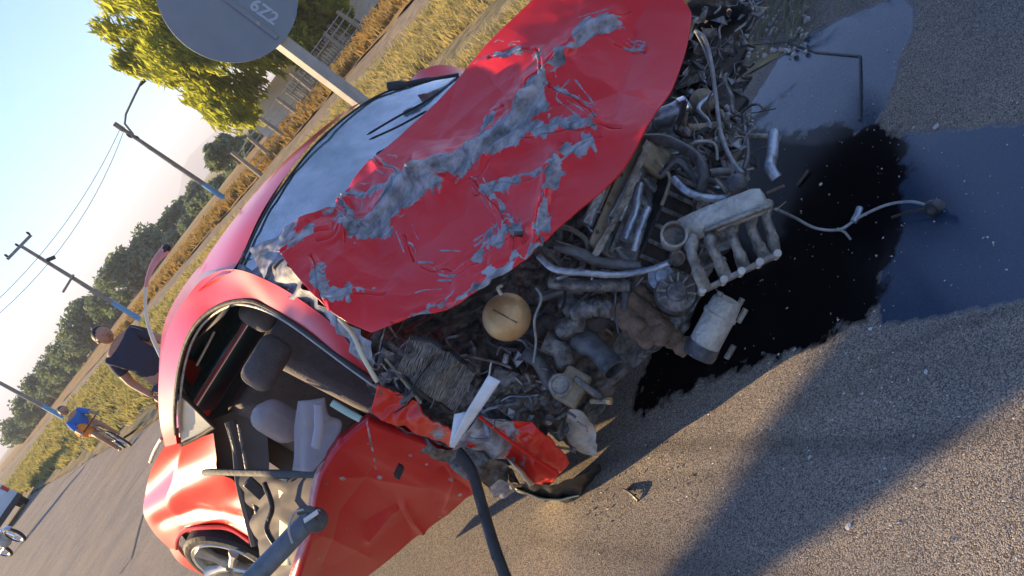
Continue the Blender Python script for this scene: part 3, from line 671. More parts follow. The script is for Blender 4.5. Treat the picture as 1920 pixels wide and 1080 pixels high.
# --- rear wheel
wc = P(440, 1046, 5.66); ax = Vector((-0.68, -0.73, 0)).normalized()
def make_wheel(parent, c, axis, R, wd, spokes=5):
    c = Vector(c); axis = Vector(axis).normalized()
    prof = [(-wd / 2, R * 0.76), (-wd / 2, R * 0.93), (-wd * 0.36, R), (wd * 0.36, R), (wd / 2, R * 0.94), (wd * 0.52, R * 0.86), (wd * 0.46, R * 0.80), (wd * 0.3, R * 0.78)]
    t = MB().lathe(c, axis, prof, 40).build('tyre', M['rubber'], parent)
    rm = MB().lathe(c, axis, [(wd * 0.46, R * 0.82), (wd * 0.54, R * 0.80), (wd * 0.52, R * 0.74), (wd * 0.30, R * 0.70), (-wd * 0.1, R * 0.68)], 40)
    rim = rm.build('rim', M['rim'], parent)
    x = axis.orthogonal().normalized(); y = axis.cross(x)
    for k in range(spokes):
        a = 2 * math.pi * k / spokes + 0.35; d = x * math.cos(a) + y * math.sin(a)
        MB().tube([c + axis * wd * 0.38 + d * R * 0.1, c + axis * wd * 0.42 + d * R * 0.35, c + axis * wd * 0.47 + d * R * 0.74], [R * 0.12, R * 0.09, R * 0.15], 8, flat=0.7).build('spoke', M['rim'], rim)
    MB().lathe(c, axis, [(wd * 0.2, R * 0.16), (wd * 0.44, R * 0.15), (wd * 0.47, R * 0.1), (wd * 0.47, 0.001)], 20).build('hub_cap', M['rim'], rim)
    return t
wh = bpy.data.objects.new('rear_wheel', None); COL.objects.link(wh); wh.parent = car
make_wheel(wh, wc, ax, 0.315, 0.13)
MB().lathe(wc - ax * 0.11, ax, [(0.0, 0.0), (0.0, 0.40), (0.02, 0.41)], 30).build('wheel_well', M['black'], car)
fw2 = bpy.data.objects.new('far_wheel', None); COL.objects.link(fw2); fw2.parent = car
make_wheel(fw2, cp(1.45, 2.7, 0.29), (0.866, 0.5, 0), 0.29, 0.18)

# --- sill and weather strips by the rear door opening
for pth, r, mm in (([(432, 790, 4.5), (446, 840, 4.45), (452, 900, 4.4), (466, 960, 4.35), (482, 1022, 4.3)], 0.030, 'darktrim'), ([(447, 795, 4.3), (457, 850, 4.28), (468, 910, 4.25), (484, 975, 4.2), (498, 1035, 4.15)], 0.008, 'alu'), ([(428, 800, 4.3), (440, 850, 4.3)], 0.005, 'alu')):
    MB().tube(ptube(pth, 0), r, 8).build('sill_strip' if r > .02 else 'weather_strip', M[mm], car)
MB().tube(ptube([(382, 886, 4.4), (400, 885, 4.2), (480, 887, 3.8), (540, 888, 3.5), (612, 889, 3.2)], 0), 0.016, 8, flat=0.8).build('bent_window_frame', M['rubber'], car)
strip('door_edge', [(520, 898, 4.0), (524, 940, 3.95), (524, 990, 3.9), (520, 1060, 3.85)], [(536, 898, 3.92), (546, 945, 3.85), (545, 985, 3.82), (545, 1060, 3.8)], M['cream'], car, n=10, m_=4, thick=0.01)  # sunlight on the door edge put into the cream colour
strip('inner_sill', [(455, 890, 4.3), (480, 1000, 4.2), (500, 1100, 4.1)], [(600, 880, 3.7), (590, 980, 3.6), (570, 1100, 3.5)], M['darktrim'], car, n=40, m_=34, amp=0.03, cell=30, seed=4)

MB().tube(ptube([(495, 905, 3.9), (510, 950, 3.85), (500, 990, 3.85), (515, 1020, 3.8)], 0), 0.012, 8).build('loose_belt', M['black'], car)
MB().box(P(478, 915, 3.95), (0.06, -.02, 0), (0, .02, 0), (0.02, 0, 0.10)).build('latch_block', M['black'], car, bevel=0.006)
strip('inner_quarter_trim', [(335, 755, 5.1), (400, 785, 5.05), (440, 770, 5.0), (500, 790, 4.9)], [(398, 885, 5.16), (425, 895, 5.12), (462, 960, 5.2), (505, 900, 4.95)], M['darktrim'], car, n=20, m_=12, amp=0.01, cell=30)
# --- cabin: seats, trim
def cushion(name, c, ax_, ay_, az_, material, parent=car, bev=0.05):
    o = MB().box(c, ax_, ay_, az_).build(name, material, parent); md = o.modifiers.new('bevel', 'BEVEL'); md.width = bev; md.segments = 4; return o
seat = bpy.data.objects.new('front_seat', None); COL.objects.link(seat); seat.parent = car
fwd = Vector((0.5, -0.866, 0)); rt = Vector((0.866, 0.5, 0)); up = Vector((0, 0, 1))
sc_ = Vector(cp(0.45, 0.75, 0.45))
cushion('seat_base', sc_, rt * 0.48, fwd * 0.5, up * 0.16, M['cloth'], seat)
cushion('seat_back', sc_ - fwd * 0.27 + up * 0.34, rt * 0.46, fwd * 0.13 - up * 0.03, up * 0.6 - fwd * 0.16, M['cloth'], seat)
cushion('headrest', sc_ - fwd * 0.36 + up * 0.72, rt * 0.25, fwd * 0.1, up * 0.17, M['cloth'], seat)
seat2 = bpy.data.objects.new('front_seat', None); COL.objects.link(seat2); seat2.parent = car
s2 = Vector(cp(1.08, 0.75, 0.45))
cushion('seat_base', s2, rt * 0.46, fwd * 0.5, up * 0.16, M['cloth'], seat2)
cushion('seat_back', s2 - fwd * 0.27 + up * 0.34, rt * 0.46, fwd * 0.13 - up * 0.03, up * 0.6 - fwd * 0.16, M['cloth'], seat2)
cushion('headrest', s2 - fwd * 0.36 + up * 0.72, rt * 0.25, fwd * 0.1, up * 0.17, M['cloth'], seat2)
cushion('rear_seat', cp(0.8, 2.05, 0.6), rt * 1.2, fwd * 0.3, up * 0.62, M['cloth'])
cushion('dashboard', cp(0.78, 0.12, 0.78), rt * 1.35, fwd * 0.34, up * 0.26, M['darktrim'])
# rounded grey seat side and mauve door trim that stand in the opening
cushion('seat_bolster', P(522, 790, 3.55), rt * 0.12, fwd * 0.20, up * 0.20, M['trim'], car, 0.06)
strip('dash_end_panel', spl([(560, 752, 3.3), (552, 800, 3.3), (552, 850, 3.3), (548, 882, 3.3)]), spl([(612, 745, 3.12), (618, 780, 3.12), (640, 800, 3.1), (598, 885, 3.15)]), M['trim'], car, n=26, m_=12, post=lambda X, Y: 0.03 * np.exp(-((X - 590) / 20) ** 2), thick=0.006)
MB().tube(ptube([(596, 758, 3.06), (598, 800, 3.06), (592, 838, 3.08)], 0), [0.016] * 3 + [0.019] * 8, 12, flat=0.5).build('pull_handle', mat('lilac_handle', (0.30, 0.27, 0.30), 0.5), car)
MB().tube(ptube([(622, 755, 3.0), (650, 772, 2.98), (676, 786, 2.96)], 0), 0.012, 8).build('loom_connector', mat('pale_green_plastic', (0.35, 0.50, 0.42), 0.5), car)
cushion('headrest', P(500, 680, 3.95), rt * 0.24, fwd * 0.10, up * 0.15, M['cloth'], car)
MB().tube(ptube([(369, 685, 4.5), (385, 655, 4.45), (402, 622, 4.4)], 0), 0.006, 6).build('grab_rail', M['alu_light'], car)

# --- open front door, outer skin towards us
dT = spl([(688, 794, 2.98), (645, 834, 3.04), (603, 893, 3.12), (590, 962, 3.2), (578, 1030, 3.3), (562, 1100, 3.42)])
dB = spl([(878, 882, 3.04), (882, 905, 3.1), (890, 928, 3.16), (872, 938, 3.22), (856, 950, 3.3), (800, 990, 3.48), (745, 1034, 3.66), (640, 1112, 3.95)])
dL = spl([(688, 794, 2.98), (730, 806, 2.99), (790, 830, 3.0), (840, 856, 3.02), (878, 882, 3.04)])
def door_chip(X, Y):
    c = np.zeros_like(X)
    for (x, y, r) in ((712, 892, 15), (642, 893, 13), (690, 830, 6), (845, 900, 9), (862, 930, 9), (770, 852, 8), (610, 905, 9), (800, 870, 7), (600, 1050, 6), (650, 990, 4), (700, 1010, 4), (780, 950, 4), (825, 965, 6)): c = np.maximum(c, np.clip(1 - np.hypot(X - x, (Y - y) * 1.6) / r, 0, 0.8) * 0.9)
    c = np.maximum(c, np.clip(0.7 - seg_dist(X, Y, [(688, 794), (700, 850), (705, 880)]) / 7, 0, 0.5)); return c
def door_post(X, Y):
    return (-0.016 * np.exp(-seg_dist(X, Y, [(690, 980), (745, 945), (770, 990)]) / 20) + 0.014 * np.exp(-seg_dist(X, Y, [(640, 890), (800, 905)]) / 26)
            + 0.02 * np.exp(-(np.hypot(X - 800, Y - 930) / 50) ** 2) - 0.02 * np.exp(-seg_dist(X, Y, [(830, 880), (880, 925)]) / 14) + 0.012 * np.exp(-seg_dist(X, Y, [(600, 1000), (690, 1040)]) / 25)
            + 0.022 * np.exp(-seg_dist(X, Y, [(690, 1010), (735, 960), (760, 945), (775, 975), (800, 1000)]) / 9) - 0.012 * np.exp(-seg_dist(X, Y, [(700, 880), (640, 960), (610, 1060)]) / 14) + 0.014 * np.exp(-seg_dist(X, Y, [(840, 870), (852, 905), (835, 950)]) / 6))
door = sheet('front_door', dT, dB, dL, [dT[-1], dB[-1]], 190, 160, M['paint3'], car, amp=0.014, cell=105, seed=17, fine=0.0008, chip=door_chip, post=door_post)
solid(door, 0.05)
MB().box(P(748, 884, 2.985), (0.045, 0, 0.01), (0, 0.03, 0), (0.0, 0, 0.022)).build('door_lock_hole', M['black'], door, bevel=0.004)
# door's torn upper frame: a thick grey tube running down out of the picture, with its clip
MB().tube(ptube([(590, 968, 2.98), (560, 995, 2.97), (520, 1038, 2.96), (440, 1120, 2.95)], 0), 0.036, 14, flat=0.8).build('window_frame', mat('grey_frame_plastic', (0.09, 0.11, 0.125), 0.4, base2=(0.15, 0.17, 0.19), vscale=14, bump=0.3), door)
mb = MB().ball(P(592, 975, 2.95), 0.042, (0.3, -1, 0.2), 0.6); mb.tube(ptube([(560, 960, 2.94), (580, 955, 2.92), (602, 968, 2.92)], 0), 0.012, 8)
mb.build('mirror_mount', M['hose'], door)
MB().tube(ptube([(548, 1018, 2.92), (541, 990, 2.92), (552, 962, 2.92), (575, 955, 2.92), (600, 958, 2.92)], 0), 0.004, 6).build('mirror_cable', M['alu_light'], door)
MB().box(P(583, 968, 2.90), (0.05, 0, -0.02), (0, .01, 0), (0.01, 0, 0.012)).build('mirror_clip', M['white'], door, bevel=0.002)
# dark hinge zone between door and wing
strip('hinge_shadow_gap', spl([(692, 768, 3.0), (760, 800, 3.0), (838, 842, 3.0), (885, 845, 2.98), (945, 862, 2.95)]), spl([(690, 800, 3.06), (740, 815, 3.06), (835, 868, 3.04), (890, 900, 3.0), (975, 905, 3.0)]), M['grime'], car, n=50, m_=14, amp=0.02, cell=26, seed=31, fine=0.006)
# black strip hanging down
MB().tube(ptube([(862, 852, 2.92), (885, 885, 2.86), (903, 945, 2.8), (922, 1010, 2.72), (945, 1075, 2.64), (975, 1150, 2.54)], 0), 0.038, 12, flat=0.45).build('hanging_bumper_strip', M['rubber'], car)
MB().tube(ptube([(893, 930, 2.74), (906, 985, 2.68), (925, 1050, 2.6)], 0), 0.005, 6).build('strip_edge', M['hose'], car)

# --- front wing wreckage
def wing_chip(X, Y):
    c = 0.42 + 0.5 * soft(X / 22, Y / 22, 51) + np.where((X > 850) & (X < 965), 0.28, 0) - np.where((X > 985), 0.22, 0) - np.where(X < 800, 0.35, 0); return np.clip(c, 0, 0.75)
strip('front_wing', spl([(708, 722, 2.9), (748, 738, 2.88), (800, 772, 2.85), (852, 812, 2.83)]), spl([(696, 768, 2.96), (745, 794, 2.95), (800, 822, 2.93), (850, 848, 2.92)]), M['paint2'], car, n=60, m_=26, amp=0.02, cell=40, seed=5, fine=0.006, chip=wing_chip, thick=0.004)
strip('front_wing_torn', spl([(898, 782, 2.78), (950, 790, 2.76), (1000, 795, 2.74), (1040, 828, 2.76), (1068, 866, 2.8)]), spl([(848, 846, 2.9), (910, 848, 2.9), (950, 862, 2.9), (985, 892, 2.92), (1030, 908, 2.92)]), M['paint2'], car, n=80, m_=40, amp=0.022, cell=36, seed=15, fine=0.006, chip=wing_chip, thick=0.004,
      post=lambda X, Y: -0.03 * np.exp(-(seg_dist(X, Y, [(900, 790), (960, 835), (1040, 882)]) / 7) ** 2))
MB().tube(ptube([(898, 780, 2.76), (950, 822, 2.76), (1000, 858, 2.78), (1045, 888, 2.8)], 0), 0.006, 6).build('wing_flange', M['paint2'], car)
# off-white arch liner bits
strip('liner_flap', [(944, 850, 3.05), (975, 870, 3.02), (1008, 905, 3.0)], [(955, 868, 2.8), (975, 890, 2.78), (992, 913, 2.8)], M['cream'], car, n=12, m_=5, thick=0.004, amp=0.004, cell=20)
strip('liner_flap', [(958, 912, 3.25), (1000, 925, 3.2), (1040, 930, 3.2), (1092, 922, 3.2)], [(970, 920, 2.98), (1010, 935, 2.98), (1050, 940, 2.98), (1085, 930, 2.98)], M['cream'], car, n=12, m_=5, thick=0.004, amp=0.004, cell=20)
strip('arch_liner', spl([(870, 850, 3.0), (930, 862, 2.98), (970, 900, 2.95), (1040, 905, 2.9), (1100, 880, 2.9), (1122, 868, 2.95)]), spl([(905, 915, 3.2), (945, 930, 3.2), (985, 922, 3.1), (1035, 935, 3.08), (1085, 932, 3.08), (1128, 895, 3.1)]), M['black'], car, n=60, m_=22, amp=0.02, cell=26, seed=61, fine=0.008)
strip('bumper_scrap', spl([(918, 912, 2.95), (940, 900, 2.93), (962, 912, 2.95)]), spl([(925, 930, 3.0), (945, 932, 3.0), (968, 920, 3.0)]), M['paint'], car, n=14, m_=6, amp=0.01, cell=12, chip=0.75)

# --- pale bent bracket standing out of the wreck
wb = strip('bent_bracket', [(843, 836, 2.72), (868, 782, 2.66), (916, 703, 2.6)], [(852, 838, 2.72), (903, 765, 2.64), (939, 714, 2.58)], M['white'], car, n=16, m_=5, thick=0.004, post=lambda X, Y: 0.004 * soft(X / 14, Y / 14, 3))
strip('bracket_tab', [(843, 834, 2.72), (852, 776, 2.7)], [(860, 812, 2.7), (884, 770, 2.68)], M['white'], car, n=6, m_=4, thick=0.003)
MB().tube(ptube([(917, 708, 2.6), (919, 690, 2.6), (921, 680, 2.6)], 0), 0.003, 6).build('bracket_wire', M['alu_light'], car)

# --- engine bay
bayT = [(640, 590, 3.1), (760, 585, 3.1), (900, 560, 3.05), (1040, 440, 3.0), (1150, 320, 3.05), (1230, 200, 3.2), (1300, 60, 3.4), (1330, -60, 3.6)]
bayB = [(705, 770, 3.05), (850, 845, 3.0), (1000, 800, 3.05), (1110, 800, 3.05), (1170, 700, 3.0), (1290, 610, 3.0), (1400, 400, 3.1), (1400, 220, 3.4), (1380, -60, 3.8)]
strip('crushed_engine_bay', bayT, bayB, M['grime'], car, n=240, m_=90, amp=0.05, cell=46, seed=71, fine=0.02)
strip('inner_wing', spl([(700, 640, 2.95), (760, 640, 2.9), (830, 655, 2.86), (900, 690, 2.84)]), spl([(708, 730, 2.98), (760, 760, 2.95), (850, 800, 2.9), (900, 780, 2.9)]), M['grime'], car, n=70, m_=40, amp=0.03, cell=30, seed=74, fine=0.012)
strip('crushed_fan_shroud', spl([(930, 690, 2.8), (990, 700, 2.78), (1040, 720, 2.78), (1060, 770, 2.8)]), spl([(890, 780, 2.84), (940, 790, 2.84), (1000, 795, 2.84), (1080, 850, 2.86)]), M['grime'], car, n=60, m_=40, amp=0.025, cell=24, seed=76, fine=0.012)

def part(mb, name, m_, parent=car, bev=0): return mb.build(name, M[m_], parent, bevel=bev)
view = Vector((0.1, -0.86, 0.5)); vn = view.normalized()
# crushed radiator: bent core with its fins
ra = bpy.data.objects.new('radiator', None); COL.objects.link(ra); ra.parent = car
rA = [(770, 632, 2.84), (815, 640, 2.80), (862, 668, 2.79), (892, 700, 2.79)]; rB = [(742, 700, 2.86), (782, 728, 2.82), (822, 758, 2.82), (850, 776, 2.83)]
strip('radiator_core', rA, rB, M['grime'], ra, n=60, m_=20, amp=0.035, cell=34, seed=90, fine=0.006)
ga = coons(rA, rB, [rA[0], rB[0]], [rA[-1], rB[-1]], 44, 12); Wf = survey_to_world(ga); Nf = normals(Wf)
Wf = Wf + Nf * (0.010 + 0.07 * crumple(ga[..., 0], ga[..., 1], 34, 90) + 0.012 * crumple(ga[..., 0], ga[..., 1], 34 / 3.2, 95))[..., None]
for k in range(44):
    part(MB().tube([Vector(Wf[i_, k]) + Vector((0, 0, random.uniform(-.002, .002))) for i_ in range(12)], 0.0022, 4), 'radiator_fin', 'alu', ra)
for k in (0, 11): part(MB().tube([Vector(Wf[k, i_]) for i_ in range(0, 44, 3)], 0.008, 8), 'radiator_tank', 'black', ra)
# engine block under the head, with casting ribs
eb = bpy.data.objects.new('engine_block', None); COL.objects.link(eb); eb.parent = car
bc = P(1258, 420, 2.70); bu = (P(1290, 330, 2.70) - P(1215, 500, 2.70)); bs_ = (P(1310, 440, 2.7) - P(1215, 400, 2.7)); bs_ = bs_ - bu * bs_.dot(bu) / bu.length_squared
part(MB().box(bc, bu, bs_, bu.cross(bs_).normalized() * 0.16), 'block_casting', 'black', eb, 0.01)
bn = bu.cross(bs_).normalized(); bn = bn if bn.y < 0 else -bn
for t in np.linspace(-0.42, 0.42, 6): part(MB().box(bc + bu * t + bn * 0.085, bu * 0.045, bs_ * 0.96, bn * 0.014), 'casting_rib', 'grime', eb, 0.003)
for t in (-0.3, 0.0, 0.3): part(MB().lathe(bc + bu * t + bs_ * 0.1 + bn * 0.085, bn, [(0, 0.026), (0.014, 0.026), (0.016, 0.018), (0.010, 0.016), (0.010, 0)], 18), 'core_plug', 'alu', eb)
# gearbox bell: large casting low in the middle
gb = bpy.data.objects.new('gearbox', None); COL.objects.link(gb); gb.parent = car
part(MB().lathe(P(1110, 600, 2.78), view, [(-0.12, 0.09), (-0.02, 0.085), (0.0, 0.075), (0.02, 0.05), (0.03, 0.03), (0.035, 0.0)], 24), 'bell_housing', 'grime', gb)
for k in range(8):
    a_ = k * math.pi / 4; d = (XR * math.cos(a_) + UP * math.sin(a_)); part(MB().box(P(1110, 600, 2.78) + d * 0.055 + vn * 0.012, d * 0.06, vn * 0.03, d.cross(vn).normalized() * 0.008), 'bell_rib', 'alu', gb, 0.002)
# brake booster
c = P(950, 594, 2.72); r = 48 * mpp(2.72) * 0.98
bo = part(MB().lathe(c, view, [(-0.05, r * 0.9), (-0.01, r * 0.99), (0.0, r), (0.008, r * 0.97), (0.012, r * 0.93), (0.03, r * 0.80), (0.042, r * 0.55), (0.047, r * 0.28), (0.048, 0.001)], 40), 'brake_booster', 'gold')
part(MB().tube([c + view.normalized() * 0.047 + UP * r * 0.5 - XR * 0.01, c + view.normalized() * 0.05 - UP * r * 0.6], 0.003, 6), 'booster_rib', 'rust', bo)
part(MB().tube(ptube([(940, 552, 2.68), (934, 540, 2.68), (942, 535, 2.68)], 0), 0.006, 6), 'booster_stud', 'alu_light', bo)
# intake manifold
a = P(1272, 436, 2.42); b = P(1436, 372, 2.30); mid = (a + b) / 2; dr = (b - a)
im = bpy.data.objects.new('intake_manifold', None); COL.objects.link(im); im.parent = car
pl = [a + dr * t for t in (0, 0.06, 0.3, 0.6, 0.9, 0.98, 1.0)]
part(MB().tube(pl, [0.030, 0.037, 0.041, 0.041, 0.040, 0.032, 0.012], 18, flat=0.85), 'plenum', 'alu_light', im)
part(MB().lathe(P(1264, 440, 2.36), view, [(-0.06, 0.034), (0.0, 0.038), (0.006, 0.038), (0.006, 0.031), (-0.03, 0.029), (-0.035, 0.001)], 28), 'throttle_flange', 'alu', im)
for k, (x0, y0, x1, y1, x2, y2) in enumerate([(1296, 470, 1305, 500, 1322, 540), (1332, 458, 1348, 490, 1362, 522), (1372, 440, 1384, 470, 1396, 503), (1408, 422, 1420, 455, 1436, 484), (1436, 405, 1446, 438, 1452, 474)]):
    part(MB().tube(ptube([(x0 + 3, y0 - 22, 2.36), (x0, y0, 2.32), (x1, y1, 2.3), (x2, y2, 2.3)], 0), [0.019] * 5 + [0.014] * 6 + [0.018] * 5, 10), 'runner', 'alu', im)
fl0, fl1 = P(1312, 548, 2.31), P(1460, 476, 2.25); fd = (fl1 - fl0)
part(MB().box((fl0 + fl1) / 2, fd * 1.04, view.normalized() * 0.035, fd.cross(view).normalized() * 0.014), 'port_flange', 'alu', im, 0.003)
for t in (0.03, 0.3, 0.52, 0.75, 0.97):
    part(MB().lathe(fl0 + fd * t, view, [(-0.02, 0.011), (0.024, 0.011), (0.026, 0.006), (0.026, 0.0)], 10), 'flange_bolt', 'alu_light', im)
part(MB().box(P(1382, 410, 2.30), dr * 0.75, view.normalized() * 0.03, dr.cross(view).normalized() * 0.012), 'plenum_flange', 'alu', im, 0.004)
# cylinder head: long block with cam cover ridges and ports
h0, h1 = P(1205, 262, 2.78), P(1118, 470, 2.62); hd = h1 - h0; side = hd.cross(view).normalized(); vn = view.normalized()
ch = bpy.data.objects.new('cylinder_head', None); COL.objects.link(ch); ch.parent = car
hm = (h0 + h1) / 2
pp = P(1225, 395, 2.65) - P(1160, 365, 2.65); side = (pp - hd * pp.dot(hd) / hd.length_squared).normalized()
part(MB().box(hm + side * 0.05 - vn * 0.04, hd * 1.0, vn * 0.12, side * 0.17), 'head_casting', 'grime', ch, 0.008)
part(MB().box(hm - side * 0.005 + vn * 0.03, hd * 1.02, vn * 0.05, side * 0.045), 'cam_cover', 'tan', ch, 0.008)
part(MB().box(hm - side * 0.055 + vn * 0.01, hd * 0.75 , vn * 0.05, side * 0.04), 'cam_cover_side', 'steel', ch, 0.008)
part(MB().box(hm + side * 0.05 + vn * 0.025, hd * 0.95, vn * 0.03, side * 0.016), 'fuel_rail', 'alu', ch, 0.003)
for t in (-0.38, -0.1, 0.16, 0.4):
    part(MB().lathe(hm + hd * t - side * 0.014 + vn * 0.05, vn, [(0, 0.007), (0.008, 0.007), (0.009, 0.0)], 8), 'cover_bolt', 'rust', ch)
for k_, (o_, ln_, hh_, mm_) in enumerate(((-0.022, 0.9, 0.062, 'alu'), (-0.004, 0.7, 0.068, 'tan'), (0.012, 0.95, 0.060, 'alu'), (0.026, 0.55, 0.055, 'rust'), (-0.036, 0.5, 0.05, 'tan'))):
    part(MB().box(hm + side * o_ + hd * (0.04 * (k_ % 3) - 0.04), hd * ln_, vn * (hh_ * 1.4), side * 0.007), 'cover_ridge', mm_, ch, 0.002)
strip('shield_plate', [(1198, 292, 2.66), (1170, 350, 2.62), (1142, 405, 2.6)], [(1218, 300, 2.66), (1192, 356, 2.62), (1166, 416, 2.6)], M['steel'], ch, n=24, m_=8, amp=0.006, cell=18, thick=0.002)
strip('gasket_edge', [(1212, 262, 2.62), (1165, 380, 2.56), (1108, 480, 2.54)], [(1222, 268, 2.62), (1176, 384, 2.56), (1120, 486, 2.54)], M['alu'], ch, n=60, m_=6, amp=0.008, cell=9, seed=33, thick=0.003)
for t in np.linspace(-0.36, 0.40, 6):
    part(MB().tube([hm + hd * t + side * 0.055 + vn * 0.03, hm + hd * (t + 0.03) + side * 0.10 + vn * 0.02, hm + hd * (t + 0.04) + side * 0.135 - vn * 0.02], [0.012, 0.015, 0.016], 10), 'injector', 'steel', ch)
part(MB().box(P(1228, 300, 2.66), hd.normalized() * 0.09, vn * 0.05, side * 0.09), 'thermostat_housing', 'tan', ch, 0.012)
part(MB().lathe(P(1122, 418, 2.62), view, [(-0.05, 0.030), (0.0, 0.035), (0.004, 0.035), (0.004, 0.030), (-0.03, 0.029), (-0.03, 0.001)], 28), 'filler_neck', 'steel', ch)
# alternator and pulleys
al = bpy.data.objects.new('alternator', None); COL.objects.link(al); al.parent = car
ac = P(1268, 548, 2.5)
part(MB().lathe(ac, view, [(-0.10, 0.05), (-0.08, 0.062), (-0.02, 0.064), (0.0, 0.058), (0.006, 0.030), (0.02, 0.028), (0.022, 0.001)], 30), 'casing', 'grime', al)
for k in range(12):
    a_ = k * math.pi / 6; d = (XR * math.cos(a_) + UP * math.sin(a_))
    part(MB().box(ac + d * 0.045 + vn * 0.005, d * 0.028, vn * 0.012, d.cross(vn).normalized() * 0.006), 'cooling_fin', 'alu', al)
part(MB().lathe(P(1240, 520, 2.55), view, [(-0.03, 0.03), (-0.02, 0.04), (0.0, 0.04), (0.002, 0.02), (0.02, 0.018), (0.022, 0)], 24), 'tension_pulley', 'steel')
# starter motor: pale cylinder
s0, s1 = P(1366, 560, 2.42), P(1312, 662, 2.46); sd = (s1 - s0)
st = bpy.data.objects.new('starter_motor', None); COL.objects.link(st); st.parent = car
L = sd.length
part(MB().lathe(s0, sd, [(0, 0.0), (0.002, 0.036), (0.012, 0.044), (L * 0.25, 0.047), (L * 0.27, 0.051), (L * 0.32, 0.051), (L * 0.34, 0.047), (L * 0.85, 0.047)], 28), 'motor_body', 'alu_light', st)
part(MB().lathe(s0, sd, [(L * 0.82, 0.049), (L * 0.98, 0.051), (L * 1.05, 0.048), (L * 1.06, 0.040), (L * 1.0, 0.034), (L * 0.98, 0.0)], 28), 'end_housing', 'hose', st)
for q in ((1392, 560), (1376, 648), (1352, 548), (1398, 580)):
    part(MB().tube([P(q[0], q[1], 2.42), P(q[0] - 14, q[1] + 24, 2.43)], 0.009, 8), 'mounting_lug', 'alu', st)
# rusty exhaust manifold lumps
ex = bpy.data.objects.new('exhaust_manifold', None); COL.objects.link(ex); ex.parent = car
for pth, r in (([(1075, 590, 2.66), (1110, 575, 2.62), (1150, 580, 2.6), (1180, 600, 2.58)], 0.030), ([(1150, 570, 2.6), (1190, 610, 2.56), (1225, 640, 2.54)], 0.034), ([(1170, 560, 2.6), (1215, 590, 2.56), (1255, 630, 2.52), (1290, 655, 2.5)], 0.030), ([(1190, 540, 2.62), (1235, 580, 2.58), (1240, 620, 2.55)], 0.024), ([(1060, 560, 2.72), (1085, 600, 2.66), (1050, 620, 2.7)], 0.032)):
    p_ = ptube(pth, 0); part(MB().tube(p_, [r * (0.85 + 0.3 * abs(math.sin(i * 1.3))) for i in range(len(p_))], 12), 'exhaust_branch', 'rust' if pth[0][0] > 1140 else 'grime', ex)
part(MB().ball(P(1240, 625, 2.52), 0.04, view, 0.7), 'collector', 'rust', ex)
# gearbox / lower lumps
part(MB().tube(ptube([(1085, 635, 2.7), (1120, 655, 2.64), (1150, 690, 2.58)], 0), [0.042] * 4 + [0.036] * 4 + [0.036] * 3, 18, caps=False), 'intake_hose', 'hose')
part(MB().lathe(P(1150, 692, 2.575), P(1150, 692, 2.575) - P(1120, 655, 2.64), [(-0.02, 0.038), (0.004, 0.040), (0.006, 0.034), (-0.03, 0.031), (-0.04, 0.001)], 26), 'hose_mouth', 'hose')
# tan pump box with a round face
bx = bpy.data.objects.new('steering_pump', None); COL.objects.link(bx); bx.parent = car
part(MB().box(P(1072, 726, 2.66), XR * 0.11 + UP * 0.01, vn * 0.08, UP * 0.085 - XR * 0.01), 'pump_body', 'tan', bx, 0.01)
part(MB().lathe(P(1050, 722, 2.60), vn, [(-0.02, 0.036), (0.0, 0.036), (0.004, 0.028), (-0.004, 0.024), (-0.004, 0.0)], 24), 'pump_face', 'alu', bx)
part(MB().box(P(1104, 730, 2.63), XR * 0.02, vn * 0.07, UP * 0.11), 'pump_bracket', 'grime', bx, 0.004)
part(MB().tube([P(1108, 752, 2.62), P(1146, 752, 2.57)], 0.009, 8), 'pump_bolt', 'tan', bx)
part(MB().lathe(P(1144, 752, 2.572), P(1146, 752, 2.57) - P(1108, 752, 2.62), [(-0.01, 0.012), (0.004, 0.012), (0.005, 0.006), (-0.01, 0.005)], 6), 'bolt_nut', 'gold', bx)
# silver headlamp shell
strip('headlamp_shell', spl([(1066, 768, 2.76), (1090, 772, 2.74), (1112, 800, 2.76), (1122, 850, 2.8)]), spl([(1058, 800, 2.84), (1068, 830, 2.85), (1095, 850, 2.86), (1120, 853, 2.84)]), M['alu_light'], car, n=30, m_=14, amp=0.008, cell=22, seed=6, thick=0.004)
# blue-grey pipe with clamp
cb = bpy.data.objects.new('coolant_pipe', None); COL.objects.link(cb); cb.parent = car
part(MB().tube(ptube([(1225, 225, 2.95), (1262, 212, 2.93), (1290, 196, 2.92)], 0), 0.034, 16), 'pipe_body', 'steel', cb)
part(MB().lathe(P(1282, 202, 2.91), P(1290, 196, 2.92) - P(1225, 225, 2.95), [(-0.012, 0.034), (-0.012, 0.038), (0.010, 0.038), (0.010, 0.034)], 22), 'hose_clamp', 'chrome', cb)
part(MB().ball(P(1318, 190, 2.95), 0.045, view, 0.8), 'pipe_housing', 'tan', cb)
# dark boxes at the far corner
part(MB().box(P(1345, 130, 3.25), XR * 0.19 + UP * 0.02, vn * 0.10, UP * 0.13 - XR * 0.03), 'battery_tray', 'black', car, 0.01)
part(MB().box(P(1362, 195, 3.2), XR * 0.10, vn * 0.10, UP * 0.14), 'air_filter_box', 'black', car, 0.015)
strip('bumper_remnant', [(1298, 20, 3.0), (1330, -40, 3.1)], [(1395, 95, 3.3), (1420, 20, 3.4)], M['black'], car, n=20, m_=20, amp=0.05, cell=26, seed=9, fine=0.02)
strip('bumper_remnant', [(1300, 0, 3.3), (1290, 160, 3.1)], [(1440, -20, 3.7), (1400, 120, 3.4)], M['grime'], car, n=40, m_=40, amp=0.06, cell=28, seed=19, fine=0.02)
